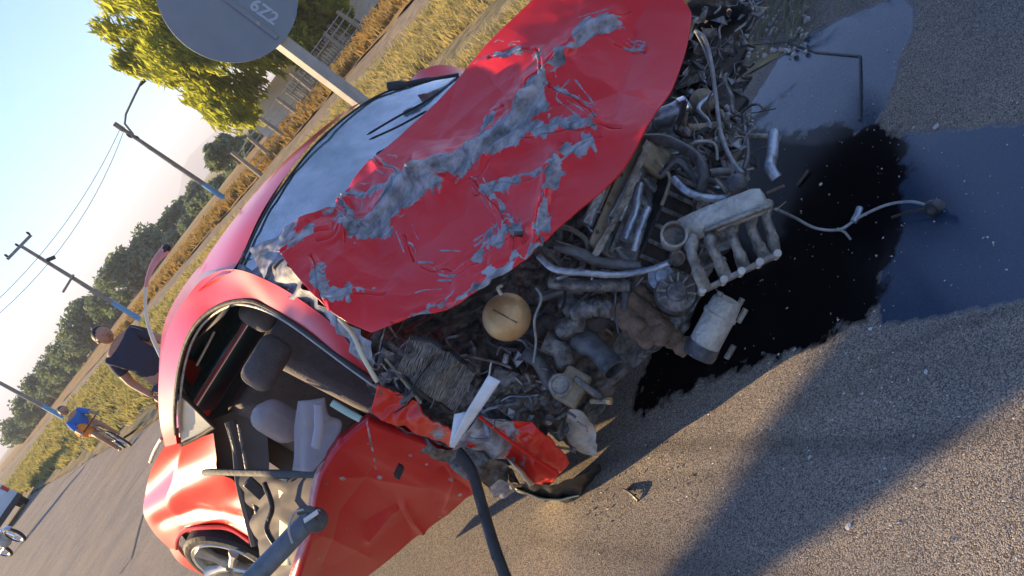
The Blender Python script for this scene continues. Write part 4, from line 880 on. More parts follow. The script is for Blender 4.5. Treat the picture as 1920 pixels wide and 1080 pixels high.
# hoses and tubes
hoses = [
    ([(1205, 262, 2.7), (1245, 262, 2.64), (1285, 280, 2.58), (1310, 300, 2.52), (1320, 330, 2.48), (1312, 355, 2.5)], 0.017, 'hose'),
    ([(1290, 275, 2.62), (1310, 265, 2.6), (1340, 270, 2.6), (1345, 300, 2.6)], 0.005, 'wire'),
    ([(1240, 330, 2.6), (1270, 300, 2.58), (1300, 330, 2.55), (1320, 350, 2.5)], 0.012, 'hose'),
    ([(1290, 240, 2.7), (1320, 238, 2.7), (1350, 234, 2.75)], 0.012, 'tan'),
    ([(1380, 245, 2.8), (1400, 255, 2.75), (1440, 257, 2.7), (1460, 262, 2.7)], 0.011, 'alu'),
    ([(1451, 248, 2.62), (1448, 290, 2.56), (1444, 315, 2.5), (1456, 334, 2.48)], 0.018, 'steel'),
    ([(1400, 260, 2.7), (1402, 290, 2.62), (1395, 320, 2.55)], 0.009, 'hose'),
    ([(1350, 210, 2.9), (1370, 240, 2.8), (1390, 280, 2.7), (1375, 300, 2.66)], 0.012, 'tan'),
    ([(1360, 200, 2.9), (1385, 225, 2.85), (1400, 250, 2.8)], 0.010, 'wire'),
    ([(1330, 325, 2.5), (1350, 322, 2.5), (1368, 322, 2.5)], 0.012, 'hose'),
    ([(1010, 480, 2.6), (1040, 505, 2.56), (1100, 512, 2.52), (1160, 515, 2.5), (1220, 505, 2.46), (1255, 492, 2.42)], 0.010, 'steel'),
    ([(1040, 460, 2.6), (1090, 475, 2.56), (1120, 490, 2.54), (1200, 500, 2.5)], 0.016, 'hose'),
    ([(1030, 530, 2.66), (1100, 535, 2.6), (1180, 535, 2.56)], 0.020, 'grime'),
    ([(1010, 560, 2.7), (1060, 545, 2.66), (1130, 545, 2.62)], 0.014, 'hose'),
    ([(1005, 540, 2.66), (1015, 560, 2.64), (1002, 600, 2.64), (1005, 640, 2.68), (1000, 680, 2.7)], 0.004, 'wire'),
    ([(1230, 300, 2.62), (1255, 330, 2.58), (1250, 360, 2.56), (1240, 385, 2.55)], 0.006, 'tan'),
    ([(1262, 335, 2.55), (1290, 360, 2.5), (1330, 372, 2.48), (1360, 372, 2.46)], 0.012, 'steel'),
    ([(1340, 335, 2.5), (1350, 345, 2.48), (1362, 362, 2.46)], 0.005, 'tan'),
    ([(1020, 640, 2.72), (1050, 655, 2.7), (1060, 680, 2.7)], 0.034, 'grime'),
    ([(985, 660, 2.75), (1010, 680, 2.72), (1030, 720, 2.72)], 0.022, 'hose'),
    ([(1200, 345, 2.62), (1190, 400, 2.58), (1170, 450, 2.55)], 0.014, 'steel'),
    ([(1215, 390, 2.55), (1200, 430, 2.52), (1190, 470, 2.52)], 0.012, 'steel'),
]
for pth, r, mm in hoses: part(MB().tube(ptube(pth, 0), r, 10), 'hose' if r > 0.011 else 'cable', mm)
part(MB().tube(ptube([(1304, 58, 2.85), (1322, 75, 2.8), (1334, 120, 2.75), (1342, 180, 2.7), (1352, 250, 2.62), (1372, 300, 2.52), (1392, 325, 2.46)], 0), 0.007, 8), 'spark_lead', 'wire')
part(MB().tube(ptube([(1306, 62, 2.83), (1322, 95, 2.79), (1336, 140, 2.74)], 0), 0.004, 6), 'cable', 'wire')
part(MB().ball(P(1382, 345, 2.44), 0.032, view, 0.8, 16, 8), 'coil_pack', 'hose')
part(MB().tube([P(1438, 362, 2.3), P(1470, 348, 2.26)], 0.004, 6), 'cable', 'rust')
part(MB().tube([P(722, 672, 2.84), P(790, 756, 2.78)], 0.005, 6), 'bent_rod', 'tan')
# harness lying out on the oil
hp = [P(1455, 392, 2.32)] + [G(x, y, z) for x, y, z in ((1490, 408, 0.22), (1530, 428, 0.12), (1575, 430, 0.07), (1610, 408, 0.06), (1660, 385, 0.05), (1705, 378, 0.04), (1735, 384, 0.03))]
har = bpy.data.objects.new('wiring_harness', None); COL.objects.link(har); har.parent = car
part(MB().tube(smooth_path(hp, 5), 0.0045, 8), 'lead', 'wire', har)
part(MB().tube([G(1570, 428, 0.07), G(1585, 436, 0.04), G(1595, 449, 0.02)], 0.004, 8), 'lead', 'wire', har)
part(MB().tube([G(1600, 416, 0.06), G(1608, 402, 0.06), G(1612, 390, 0.06)], 0.011, 8), 'lead_sleeve', 'steel', har)
part(MB().tube([G(1672, 408, 0.03), G(1700, 398, 0.03), G(1735, 392, 0.03)], 0.004, 8), 'lead', 'black', har)
part(MB().ball(G(1750, 390, 0.025), 0.026, view, 0.8, 12, 8), 'plug', 'black', har)
part(MB().box(G(1762, 384, 0.04), (0.02, 0.0, 0), (0, 0.02, 0), (0, 0, 0.03)), 'plug_clip', 'hose', har, 0.003)
# small debris packed in the bay: real geometry, uncountable
mb = MB(); rnd = random.Random(5)
zones = [([(700, 650), (900, 640), (900, 770), (720, 740)], 2.84, 60), ([(930, 660), (1060, 640), (1090, 800), (940, 790)], 2.76, 60), ([(1260, 250), (1420, 200), (1400, 350), (1290, 380)], 2.68, 90),
         ([(1020, 480), (1260, 480), (1260, 580), (1060, 560)], 2.62, 45), ([(1300, -20), (1420, -40), (1390, 180), (1290, 200)], 3.1, 90), ([(1160, 330), (1260, 360), (1220, 480), (1110, 480)], 2.78, 40)]
for zi, (poly, yy, cnt) in enumerate(zones):
    (x0, y0), (x1, y1), (x2, y2), (x3, y3) = poly
    for _ in range(cnt):
        u, v = rnd.random(), rnd.random()
        px = (1 - v) * ((1 - u) * x0 + u * x1) + v * ((1 - u) * x3 + u * x2); py = (1 - v) * ((1 - u) * y0 + u * y1) + v * ((1 - u) * y3 + u * y2)
        p = P(px, py, yy + rnd.uniform(-0.04, 0.16)); d = Vector((rnd.gauss(0, 1), rnd.gauss(0, 1), rnd.gauss(0, 1))).normalized()
        e = d.orthogonal().normalized(); g_ = d.cross(e); q_ = rnd.random()
        if q_ < 0.45:
            L_ = rnd.uniform(0.04, 0.14); mb.tube(smooth_path([p, p + d * L_ * .4 + e * rnd.uniform(-.03, .03), p + d * L_ * .7 + g_ * rnd.uniform(-.03, .03), p + d * L_], 3), rnd.uniform(0.0015, 0.005), 5)
        elif q_ < 0.6: mb.lathe(p, d, [(0, 0), (0, rnd.uniform(.006, .014)), (rnd.uniform(.01, .03), rnd.uniform(.006, .014)), (.03, 0)], 8)
        else:
            a_, b_, c_ = rnd.uniform(0.015, 0.06), rnd.uniform(0.01, 0.04), rnd.uniform(-.02, .02)
            v = [p, p + d * a_, p + d * a_ * .8 + e * b_ + g_ * c_, p + e * b_ * .9 - g_ * c_, p + d * a_ * .5 + e * b_ * .4 + g_ * .012]
            mb.add(v, [(0, 1, 4), (1, 2, 4), (2, 3, 4), (3, 0, 4)])
for mi_, mm_ in enumerate(('hose', 'grime', 'steel', 'tan', 'black')):
    tb = MB()
    for _ in range(26 if mm_ != 'tan' else 8):
        zz_ = zones[rnd.choice((0, 0, 1, 2, 2, 3, 3, 5))]; (x0, y0), (x1, y1), (x2, y2), (x3, y3) = zz_[0]; u, v = rnd.random(), rnd.random()
        px = (1 - v) * ((1 - u) * x0 + u * x1) + v * ((1 - u) * x3 + u * x2); py = (1 - v) * ((1 - u) * y0 + u * y1) + v * ((1 - u) * y3 + u * y2)
        p = P(px, py, zz_[1] + rnd.uniform(-0.02, 0.14)); pts_ = [p]; d = Vector((rnd.gauss(0, 1), rnd.gauss(0, .4), rnd.gauss(0, 1))).normalized()
        for _k in range(rnd.randint(3, 6)):
            d = (d + Vector((rnd.gauss(0, .6), rnd.gauss(0, .3), rnd.gauss(0, .6)))).normalized(); pts_.append(pts_[-1] + d * rnd.uniform(0.025, 0.06))
        tb.tube(smooth_path(pts_, 4), rnd.choice((0.002, 0.003, 0.005, 0.008, 0.011)), 7)
    o_ = tb.build('tangled_lines', M[mm_], car); o_['kind'] = 'stuff'
db = mb.build('bay_debris', mat('shattered_bits', (0.04, 0.04, 0.045), 0.38, 0.4, base2=(0.36, 0.36, 0.37), vscale=18), car, False); db['kind'] = 'stuff'
# torn curved trim strip springing up behind the roof
cs = ptube([(312, 466, 5.7), (290, 492, 5.7), (275, 530, 5.65), (273, 580, 5.55), (283, 625, 5.45), (302, 668, 5.3)], 0)
st_ = part(MB().tube(cs[:12], [0.040 - 0.026 * min(1, i / 10) for i in range(12)], 10, flat=0.35), 'sprung_roof_trim', 'lit_pink')
part(MB().tube(cs[11:], 0.013, 8, flat=0.5), 'trim_edge', 'cream', st_)  # sunlit rim of the strip painted cream
part(MB().ball(P(312, 466, 5.7), 0.03, (0, 0, 1), 0.8, 10, 6), 'trim_clip', 'black')
# rear numberplate-side strip behind (left) of the quarter
part(MB().tube(ptube([(303, 822, 5.6), (290, 845, 5.9), (282, 866, 6.1)], 0), 0.012, 8), 'rear_glass_edge', 'alu_light')

# ============================================================ THINGS AROUND
# pole sign
sg = thing('road_sign', 'round grey road sign back with scratched lettering, on a post behind the car roof', 'road sign', (0.36, 5.7, 0.0))
dc = P(428, -12, 5.7); post_x = 0.37
M['sign'] = mat('grey_sign_back', (0.17, 0.215, 0.25), 0.5, 0.1, base2=(0.21, 0.255, 0.29), vscale=5)
M['post'] = mat('galvanised_post', (0.27, 0.26, 0.24), 0.5, 0.3, base2=(0.38, 0.36, 0.33), vscale=12)
tilt = Vector((0.18, -1, 0.0)).normalized()
MB().lathe(dc, tilt, [(-0.004, 0.0), (-0.004, 0.385), (0.004, 0.385), (0.004, 0.0)], 64).build('sign_disc', M['sign'], sg)
MB().box((post_x, 5.775, 1.25), (0.068, 0.055, 0), (-0.034, 0.042, 0), (0, 0, 2.6)).build('post', M['post'], sg, bevel=0.004)
MB().box(Vector((post_x, 5.69, dc.z)) , (0.03, 0, 0), (0.001, 0.02, 0), (0, 0, 0.70)).build('stiffening_rib', M['sign'], sg, bevel=0.003)
fc = bpy.data.curves.new('scratched_lettering', 'FONT'); fc.body = '6Z2'; fc.size = 0.10; fc.extrude = 0.001; fc.offset = 0.003
fo = bpy.data.objects.new('scratched_lettering', fc); COL.objects.link(fo)
bpy.context.view_layer.update(); dg_ = bpy.context.evaluated_depsgraph_get()
tm = bpy.data.meshes.new_from_object(fo.evaluated_get(dg_)); bpy.data.objects.remove(fo)
def on_disc(px, py):
    r = ray(px, py); o_ = Vector((0, 0, CAM_H)); return o_ + r * ((dc - o_).dot(tilt) / r.dot(tilt))
ex_ = (on_disc(524, 44) - on_disc(474, 8)).normalized(); nz_ = tilt; ey_ = nz_.cross(ex_).normalized()
p0 = on_disc(466, 14)
org = ORIG[sg.name]
for v in tm.vertices: v.co = p0 + ex_ * v.co.x + ey_ * v.co.y + nz_ * (v.co.z + 0.006) - org
lo = bpy.data.objects.new('scratched_lettering', tm); COL.objects.link(lo); lo.parent = sg; tm.materials.append(mat('pale_scratch', (0.36, 0.44, 0.52), 0.6))
for z in (1.95, 2.35): MB().lathe((post_x, 5.68, z), (0, -1, 0), [(-0.01, 0.012), (0.006, 0.012), (0.008, 0.0)], 8).build('bolt', M['post'], sg)

# utility poles
M['wood'] = mat('weathered_pole_wood', (0.18, 0.16, 0.15), 0.9, base2=(0.27, 0.25, 0.23), vscale=6)
M['bluepaint'] = mat('blue_painted_band', (0.08, 0.27, 0.50), 0.6, base2=(0.12, 0.34, 0.58), vscale=4)
def upole(base, top, lab, kind):
    t = thing('utility_pole', lab, 'utility pole', base, 'utility poles along the verge')
    b = Vector(base); p = Vector(top)
    MB().tube([b, b.lerp(p, 0.5), p], [0.13, 0.11, 0.085], 12).build('pole_shaft', M['wood'], t)
    MB().tube([b + Vector((0, 0, 0.02)), b.lerp(p, 0.26)], [0.137, 0.125], 12, caps=False).build('painted_band', M['bluepaint'], t)
    return t, p
t1, p1 = upole(tuple(G(268, 602, 0)), tuple(P(40, 462, G(268, 602, 0).y)), 'utility pole with crossarm and blue painted foot, standing behind the man in the dark shirt', 1)
yy = p1.y
MB().box((P(14, 486, yy) + P(58, 441, yy)) / 2, P(58, 441, yy) - P(14, 486, yy), (0, 0.16, 0), (0, 0, 0.14)).build('crossarm', M['wood'], t1)
for q in ((16, 482), (36, 462), (57, 440)): MB().lathe(P(q[0], q[1], yy), (0, 0, 1), [(0, 0.04), (0.12, 0.07), (0.2, 0.05), (0.24, 0.0)], 8).build('insulator', M['rubber'], t1)
MB().tube([P(118, 548, yy - .2), P(138, 515, yy - .2)], 0.06, 8).build('lower_bracket', M['wood'], t1)
MB().tube([P(88, 488, yy - .2), P(103, 482, yy - .2)], 0.10, 8).build('fuse_holder', M['rubber'], t1)
b2y = 46.0; base2 = P(452, 386, b2y); top2 = P(218, 234, b2y)
t2, p2 = upole((top2.x + 0.0, b2y, 0), (top2.x, b2y, top2.z), 'utility pole with a street lamp arm, standing left of the big tree', 2)
MB().tube([P(250, 252, b2y), P(234, 232, b2y), P(236, 214, b2y), P(252, 180, b2y), P(266, 152, b2y)], 0.05, 8).build('lamp_arm', M['wood'], t2)
MB().tube([P(262, 160, b2y), P(272, 150, b2y)], [0.09, 0.12], 8, flat=0.5).build('lamp_head', M['rubber'], t2)
MB().tube([P(214, 232, b2y), P(232, 244, b2y)], 0.12, 8).build('pole_cap', M['wood'], t2)
for q in ((248, 258), (262, 262)): MB().lathe(P(q[0], q[1], b2y), (0, 0, 1), [(0, 0.05), (0.15, 0.09), (0.3, 0.05)], 8).build('insulator', M['rubber'], t2)
b0 = G(128, 787, 0); t0, p0_ = upole(tuple(b0), tuple(P(-60, 686, b0.y)), 'pole with a blue painted foot rising beyond the cyclist', 3)
def wire(a, b, sag, lab):
    pts = [a.lerp(b, i / 16) - Vector((0, 0, sag * 4 * (i / 16) * (1 - i / 16))) for i in range(17)]
    o = MB().tube(pts, 0.013, 5).build('overhead_wire', M['rubber']); tag(o, lab, 'wire', 'overhead wires')
wire(P(226, 240, b2y), P(-60, 612, 46), 0.6, 'overhead wire sagging down from the lamp pole, the higher of the two')
wire(P(232, 246, b2y), P(-80, 650, 46), 0.9, 'overhead wire sagging down from the lamp pole, the lower of the two')

# trees
leafm = {}
def leaf_mat(name, c1, c2, tr=0.35):
    mt = mat(name, c1, 0.7, base2=c2, vscale=1.2, spec=0.2)
    n = mt.node_tree.nodes; l = mt.node_tree.links; b = n['Principled BSDF']
    t = n.new('ShaderNodeBsdfTranslucent'); mx = n.new('ShaderNodeMixShader'); mx.inputs[0].default_value = tr
    src = b.inputs['Base Color'].links[0].from_socket
    g = n.new('ShaderNodeMix'); g.data_type = 'RGBA'; g.blend_type = 'MULTIPLY'; g.inputs[0].default_value = 1; g.inputs[7].default_value = (1.5, 1.5, 0.8, 1); l.new(src, g.inputs[6]); l.new(g.outputs[2], t.inputs['Color'])
    l.new(b.outputs[0], mx.inputs[1]); l.new(t.outputs[0], mx.inputs[2]); l.new(mx.outputs[0], n['Material Output'].inputs['Surface']); return mt
M['leaf_far'] = leaf_mat('dark_far_leaves', (0.10, 0.145, 0.11), (0.16, 0.21, 0.14), 0.3)
M['leaf_big'] = leaf_mat('willow_leaves', (0.17, 0.20, 0.05), (0.36, 0.37, 0.07), 0.65)
M['bark'] = mat('bark', (0.11, 0.085, 0.06), 0.9, base2=(0.18, 0.14, 0.10), vscale=3, bump=0.6, bscale=12)
def leaves(clumps, n, size, droop=0.0, seed=1, el=1.0):
    """clumps = (N,4) centre+radius ; returns verts, faces of quads"""
    r = np.random.default_rng(seed); cl = np.array(clumps); wgt = cl[:, 3] ** 2; idx = r.choice(len(cl), n, p=wgt / wgt.sum())
    d = r.normal(size=(n, 3)); d /= np.linalg.norm(d, axis=1, keepdims=True); rr = cl[idx, 3] * r.random(n) ** 0.45
    c = cl[idx, :3] + d * rr[:, None]
    a = r.normal(size=(n, 3)); a[:, 2] -= droop * 3; a /= np.linalg.norm(a, axis=1, keepdims=True)
    b = np.cross(a, r.normal(size=(n, 3))); b /= np.linalg.norm(b, axis=1, keepdims=True) + 1e-6
    s = size * (0.6 + 0.8 * r.random(n))[:, None]
    A_ = a * s * el; B_ = b * s * 0.5
    V = np.stack([c - A_ , c + B_, c + A_, c - B_], 1).reshape(-1, 3)
    F = (np.arange(n)[:, None] * 4 + np.arange(4)[None]).tolist(); return V, F
def tree_at(x, y, h, wd, lab, seed, mat_='leaf_far', n=2200, size=0.35, group=None, trunk_h=0.3, z=0):
    r = random.Random(seed); t = thing('tree', lab, 'tree', (x, y, z), group)
    cl = []
    for k in range(16):
        a = r.uniform(0, 6.28); q = r.uniform(0, 1) ** 0.6; zz = r.uniform(0.22, 1)
        ww = wd * 0.5 * (1 - 0.55 * abs(zz - 0.5) * 1.6)
        cl.append((x + math.cos(a) * q * ww * 0.75, y + math.sin(a) * q * ww * 0.75, z + h * (0.12 + zz * 0.76), wd * r.uniform(0.12, 0.22)))
    V, F = leaves(cl, n, size, 0, seed); mk('crown', V, F, M[mat_], t, False)
    mb = MB(); mb.tube([(x, y, z), (x + 0.1, y, z + h * 0.35), (x, y, z + h * 0.7)], [wd * 0.045, wd * 0.035, wd * 0.012], 8)
    for k in range(5):
        c = cl[k]; mb.tube([(x, y, z + h * 0.3), ((x + c[0]) / 2, (y + c[1]) / 2, z + h * 0.45), c[:3]], [wd * 0.022, wd * 0.015, wd * 0.006], 6)
    mb.build('trunk', M['bark'], t); return t
# treeline as surveyed tops
tl = [(472, 268, 75, 3.0, 'low bush at the foot of the big tree'), (445, 268, 90, 3.4, 'low dark bush just right of the small solitary tree'), (386, 262, 82, 4.4, 'small round tree standing alone between the lamp pole and the big tree'),
      (352, 355, 120, 5, 'bushy tree where the lamp pole crosses the tree line'), (322, 385, 125, 6, 'dark tree below the far mountain slope'), (296, 420, 125, 5, 'low tree beneath the left foot of the mountain'),
      (248, 446, 118, 9, 'tall rounded dark tree in the tree line below the mountain'), (214, 480, 120, 8, 'broad dark tree next to the tall rounded one'), (180, 498, 118, 8, 'dark tree whose crown stands above the crossarm pole'), (168, 540, 122, 8, 'dark tree directly behind the crossarm pole'),
      (135, 568, 128, 8, 'dark tree above the head of the standing man'), (108, 600, 128, 9, 'dark tree left of the standing man'), (98, 640, 132, 8, 'dark tree between the standing man and the cyclist'), (72, 676, 140, 9, 'hazy tree to the upper left of the cyclist'),
      (48, 712, 145, 9, 'hazy tree crossed by the leaning line of the blue footed pole'), (28, 748, 155, 9, 'pale hazy tree near the left frame edge'), (4, 790, 165, 9, 'palest hazy tree at the left frame edge above the van')]
for i, (px, py, yy, wd, lab) in enumerate(tl):
    tp = P(px, py, yy); tree_at(tp.x, yy, tp.z * 0.93, wd * 0.86, lab, 100 + i, n=1900, size=0.30, group='trees along the far edge of the field')
# low hedge running the length of the tree line
hv = []
for i in range(110):
    s = i / 109; q = P(480 - 480 * s, 262 + 545 * s, 85 + 85 * s); x = q.x; y = q.y
    hv.append((x + random.uniform(-1, 1), y + random.uniform(0, 3), random.uniform(0.1, 0.4 + 1.0 * s), random.uniform(0.4, 0.7 + 1.0 * s)))
V, F = leaves(hv, 26000, 0.28, 0, 77); o = mk('hedgerow', V, F, M['leaf_far'], None, False); o['kind'] = 'stuff'; o['label'] = 'low dark hedgerow under the far tree line'

# big drooping tree
bt = thing('tree', 'big drooping willow-like tree with sunlit yellow green foliage behind the round sign', 'tree', (5.0, 42, 0))
rr_ = random.Random(9); cl = []; strands = []
outl = [(150, -20), (165, 60), (205, 128), (262, 150), (318, 190), (372, 225), (405, 242), (440, 262), (468, 240), (492, 205), (520, 165), (560, 120), (598, 40), (640, -60), (700, -300), (500, -600), (200, -400), (100, -150)]
ox, oy = np.array([p[0] for p in outl]), np.array([p[1] for p in outl])
tries = 0
while len(cl) < 330 and tries < 20000:
    tries += 1; px = rr_.uniform(110, 690); py = rr_.uniform(-420, 255)
    if not inpoly(np.array([px]), np.array([py]), outl)[0]: continue
    e = seg_dist(np.array([px]), np.array([py]), outl)[0]
    if e < 20: continue
    yy = 42 + rr_.uniform(-3.2, 3.5) * min(1, e / 90 + 0.25); q = P(px, py, yy)
    if q.z < 0.6: continue
    r0 = min(0.9, max(0.32, (e) * mpp(42) * 0.8)) * rr_.uniform(0.7, 1.1); cl.append((q.x, q.y, q.z, r0))
for _ in range(420):
    c = rr_.choice(cl[:330]); ll = rr_.uniform(0.4, 1.3); ox_ = rr_.uniform(-.8, .8) * c[3]; oy_ = rr_.uniform(-.8, .8) * c[3]
    for k in range(4): cl.append((c[0] + ox_ + k * 0.03, c[1] + oy_, c[2] - c[3] * 0.6 - ll * k / 4, 0.26 - 0.04 * k))
V, F = leaves(cl, 105000, 0.10, 1.0, 5, el=2.2); mk('crown', V, F, M['leaf_big'], bt, False)
mb = MB(); mb.tube([(5.0, 42, 0), (4.8, 42, 2.2), (4.4, 42, 5), (3.6, 42, 8)], [0.5, 0.42, 0.3, 0.12], 10)
for k in range(16):
    c = cl[rr_.randrange(len(cl))]; mb.tube([(4.8, 42, 2.5 + k * 0.2), ((4.8 + c[0]) / 2, (42 + c[1]) / 2, max(c[2], 3) + 0.8), c[:3]], [0.16, 0.09, 0.03], 6)
mb.build('trunk', M['bark'], bt)
bq = P(556, 22, 40); tree_at(bq.x, 40, 4.2, 4.4, 'sunlit green bush at the top edge right of the sign', 333, 'leaf_big', 9000, 0.16)

# fence posts & wall beyond the track
M['weathered'] = mat('weathered_fence_wood', (0.22, 0.18, 0.13), 0.9, base2=(0.32, 0.26, 0.18), vscale=9)
M['wall'] = mat('white_limewash', (0.75, 0.73, 0.68), 0.9, base2=(0.62, 0.60, 0.55), vscale=2)
wl = thing('boundary_wall', 'white limewashed wall seen in gaps between the tree and the fence', 'wall', (9, 43, 0))
a, b = P(470, 235, 46), P(690, -60, 44); a.z = b.z = 0
wd_ = (b - a); MB().box((a + b) / 2 + Vector((0, 0, 0.85)), wd_, wd_.cross(Vector((0, 0, 1))).normalized() * 0.2, (0, 0, 1.7)).build('wall_body', M['wall'], wl)
MB().box((a + b) / 2 + Vector((0, 0, 1.745)), wd_ * 1.004, wd_.cross(Vector((0, 0, 1))).normalized() * 0.26, (0, 0, 0.08)).build('coping', M['wall'], wl)
fn = thing('wire_fence', 'low wire fence with leaning wooden posts between dry grass and the white wall', 'fence', tuple(rn(26, 19)))
fpos = []
for k, (px, py) in enumerate([(705, 10), (675, 50), (640, 88), (605, 128), (575, 162), (540, 200), (505, 235), (475, 270), (448, 300)]):
    g_ = G(px, py, 0.05); g_ = Vector((g_.x, g_.y, 0)) if g_.y < 45 else Vector((g_.x / g_.y * 38, 38, 0)); fpos.append(g_)
    MB().tube([g_, g_ + Vector((random.uniform(-.12, .12), 0, 1.25 + 0.2 * random.random()))], [0.11, 0.08], 7).build('fence_post', M['weathered'], fn)
for z in (0.35, 0.65, 0.95, 1.2):
    MB().tube([p + Vector((0, 0, z)) for p in fpos], 0.018, 5).build('fence_wire', M['alu_light'], fn)
# brushwood gate panels (pickets)
pk = thing('picket_panel', 'weathered stick paling beside the white wall just right of the sign', 'fence', tuple(P(610, 75, 39)))
pb = P(650, 62, 39); pe = P(560, 190, 39)
for k in range(26):
    q = pb.lerp(pe, k / 25); q.z = 0; MB().tube([q, q + Vector((random.uniform(-.05, .05), 0, 1.05 + 0.25 * random.random()))], 0.035, 5).build('picket', M['weathered'], pk)
for z in (0.4, 0.9): MB().tube([Vector((pb.x, pb.y - .06, z)), Vector((pe.x, pe.y - .06, z))], 0.035, 5).build('rail', M['weathered'], pk)

# grass: dense blades
def blades(n, srange, nrange, hgt, seed, name, m_, label, clump=0.9, width=0.006):
    r = np.random.default_rng(seed); nc = max(10, n // 40)
    cs_ = r.uniform(*srange, nc); cn = r.uniform(*nrange, nc); i = r.integers(0, nc, n)
    s = cs_[i] + r.normal(0, 0.16, n) * clump; nn = np.maximum(cn[i] + r.normal(0, 0.16, n) * clump, nrange[0] - 0.05)
    bx_ = E0.x + RD.x * s + RN.x * nn; by = E0.y + RD.y * s + RN.y * nn
    h = hgt * (0.4 + r.random(n) ** 1.3) * (0.6 + 0.8 * r.random(nc)[i]); a = r.uniform(0, 6.28, n); lean = h * r.uniform(0.1, 0.8, n); la = r.uniform(0, 6.28, n)
    w_ = width * (0.7 + 0.6 * r.random(n)) * (1 + by / 12)
    base = np.stack([bx_, by, np.full(n, 0.0)], 1)
    dx = np.stack([np.cos(a), np.sin(a), 0 * a], 1) * w_[:, None]
    tip = base + np.stack([np.cos(la) * lean, np.sin(la) * lean, h], 1); midp = base * 0.5 + tip * 0.5 + np.stack([-np.cos(la) * lean, -np.sin(la) * lean, h * 0.4], 1) * 0.2
    V = np.stack([base - dx, base + dx, midp + dx * 0.7, midp - dx * 0.7, tip], 1).reshape(-1, 3)
    k = np.arange(n)[:, None] * 5
    F = (k + np.array([[0, 1, 2, 3]])).tolist() + (k + np.array([[3, 2, 4]])).tolist()
    o = mk(name, V, F, m_, None, False); o['kind'] = 'stuff'; o['label'] = label; return o
gd = leaf_mat('dry_straw', (0.44, 0.35, 0.19), (0.28, 0.24, 0.12), 0.35)
gg = leaf_mat('green_grass', (0.19, 0.19, 0.09), (0.36, 0.30, 0.16), 0.35)
go = leaf_mat('orange_dry_grass', (0.33, 0.20, 0.08), (0.24, 0.18, 0.08), 0.3)
gk = leaf_mat('shaded_weeds', (0.11, 0.13, 0.07), (0.30, 0.28, 0.20), 0.3)
blades(60000, (-3, 16), (0.9, 4.2), 0.16, 1, 'dry_grass', gd, 'dry yellow scrub grass beside the car')
blades(50000, (3, 34), (5.6, 9.3), 0.20, 2, 'dry_grass', gd, 'dry yellow scrub beyond the ditch')
blades(50000, (14, 80), (0.4, 9.0), 0.25, 3, 'verge_grass', gg, 'green and yellow verge grass behind the cyclist', width=0.008)
blades(40000, (8, 70), (14.0, 19), 0.30, 4, 'orange_grass', go, 'orange dry grass beyond the dirt track', width=0.012)
blades(5000, (-4.5, -0.6), (0.1, 0.9), 0.11, 5, 'roadside_weeds', gk, 'weeds at the road edge above the crushed front corner', clump=0.6, width=0.004)

# people -----------------------------------------------------------
def skin_body(name, joints, edges, radii, material, parent, rootidx=0, sub=2):
    org = ORIG[root_of(parent).name]; me = bpy.data.meshes.new(name)
    me.from_pydata([tuple(Vector(j) - org) for j in joints], edges, []); o = bpy.data.objects.new(name, me); COL.objects.link(o); o.parent = parent
    md = o.modifiers.new('skin', 'SKIN'); md.use_smooth_shade = True
    for i, r in enumerate(radii): me.skin_vertices[0].data[i].radius = (r, r) if not isinstance(r, tuple) else r
    me.skin_vertices[0].data[rootidx].use_root = True
    s = o.modifiers.new('sub', 'SUBSURF'); s.levels = sub; s.render_levels = sub
    me.materials.append(material); return o
M['skin'] = mat('warm_skin', (0.34, 0.19, 0.12), 0.55, base2=(0.38, 0.22, 0.14), vscale=20)
M['navy'] = mat('dark_navy_shirt', (0.022, 0.026, 0.045), 0.85, base2=(0.03, 0.036, 0.06), vscale=10, bump=0.3, bscale=20)
M['jeans'] = mat('dark_jeans', (0.03, 0.04, 0.07), 0.9, base2=(0.05, 0.06, 0.10), vscale=10, bump=0.3)
M['hair'] = mat('black_hair', (0.015, 0.012, 0.01), 0.6)
M['blueshirt'] = mat('bright_blue_shirt', (0.03, 0.12, 0.40), 0.8, base2=(0.04, 0.15, 0.46), vscale=8)
M['orange'] = mat('orange_cloth', (0.75, 0.22, 0.03), 0.8, base2=(0.8, 0.28, 0.05), vscale=8)
def head(parent, c, r, face):
    c = Vector(c); face = Vector(face).normalized(); sx = face.cross(Vector((0, 0, 1))).normalized()
    MB().ball(c, r * 0.80, (0, 0, 1), 1.22, 20, 14).build('head', M['skin'], parent)
    MB().tube([c + face * r * 0.76 + Vector((0, 0, r * 0.12)), c + face * r * 1.0 - Vector((0, 0, r * 0.22))], [r * 0.08, r * 0.16], 8).build('nose', M['skin'], parent)
    for s in (-1, 1):
        MB().ball(c + sx * s * r * 0.82 - Vector((0, 0, r * 0.05)), r * 0.2, sx, 0.5, 10, 6).build('ear', M['skin'], parent)
        MB().ball(c + face * r * 0.72 + sx * s * r * 0.3 + Vector((0, 0, r * 0.1)), r * 0.06, face, 0.5, 8, 6).build('eye', M['hair'], parent)
    MB().box(c + face * r * 0.74 - Vector((0, 0, r * 0.48)), sx * r * 0.4, face * r * 0.06, (0, 0, r * 0.07)).build('mouth', M['rust'], parent)
    V = MB().ball(c - face * r * 0.12 + Vector((0, 0, r * 0.22)), r * 0.80, (0, 0, 1), 1.05, 20, 12); V.build('hair', M['hair'], parent)
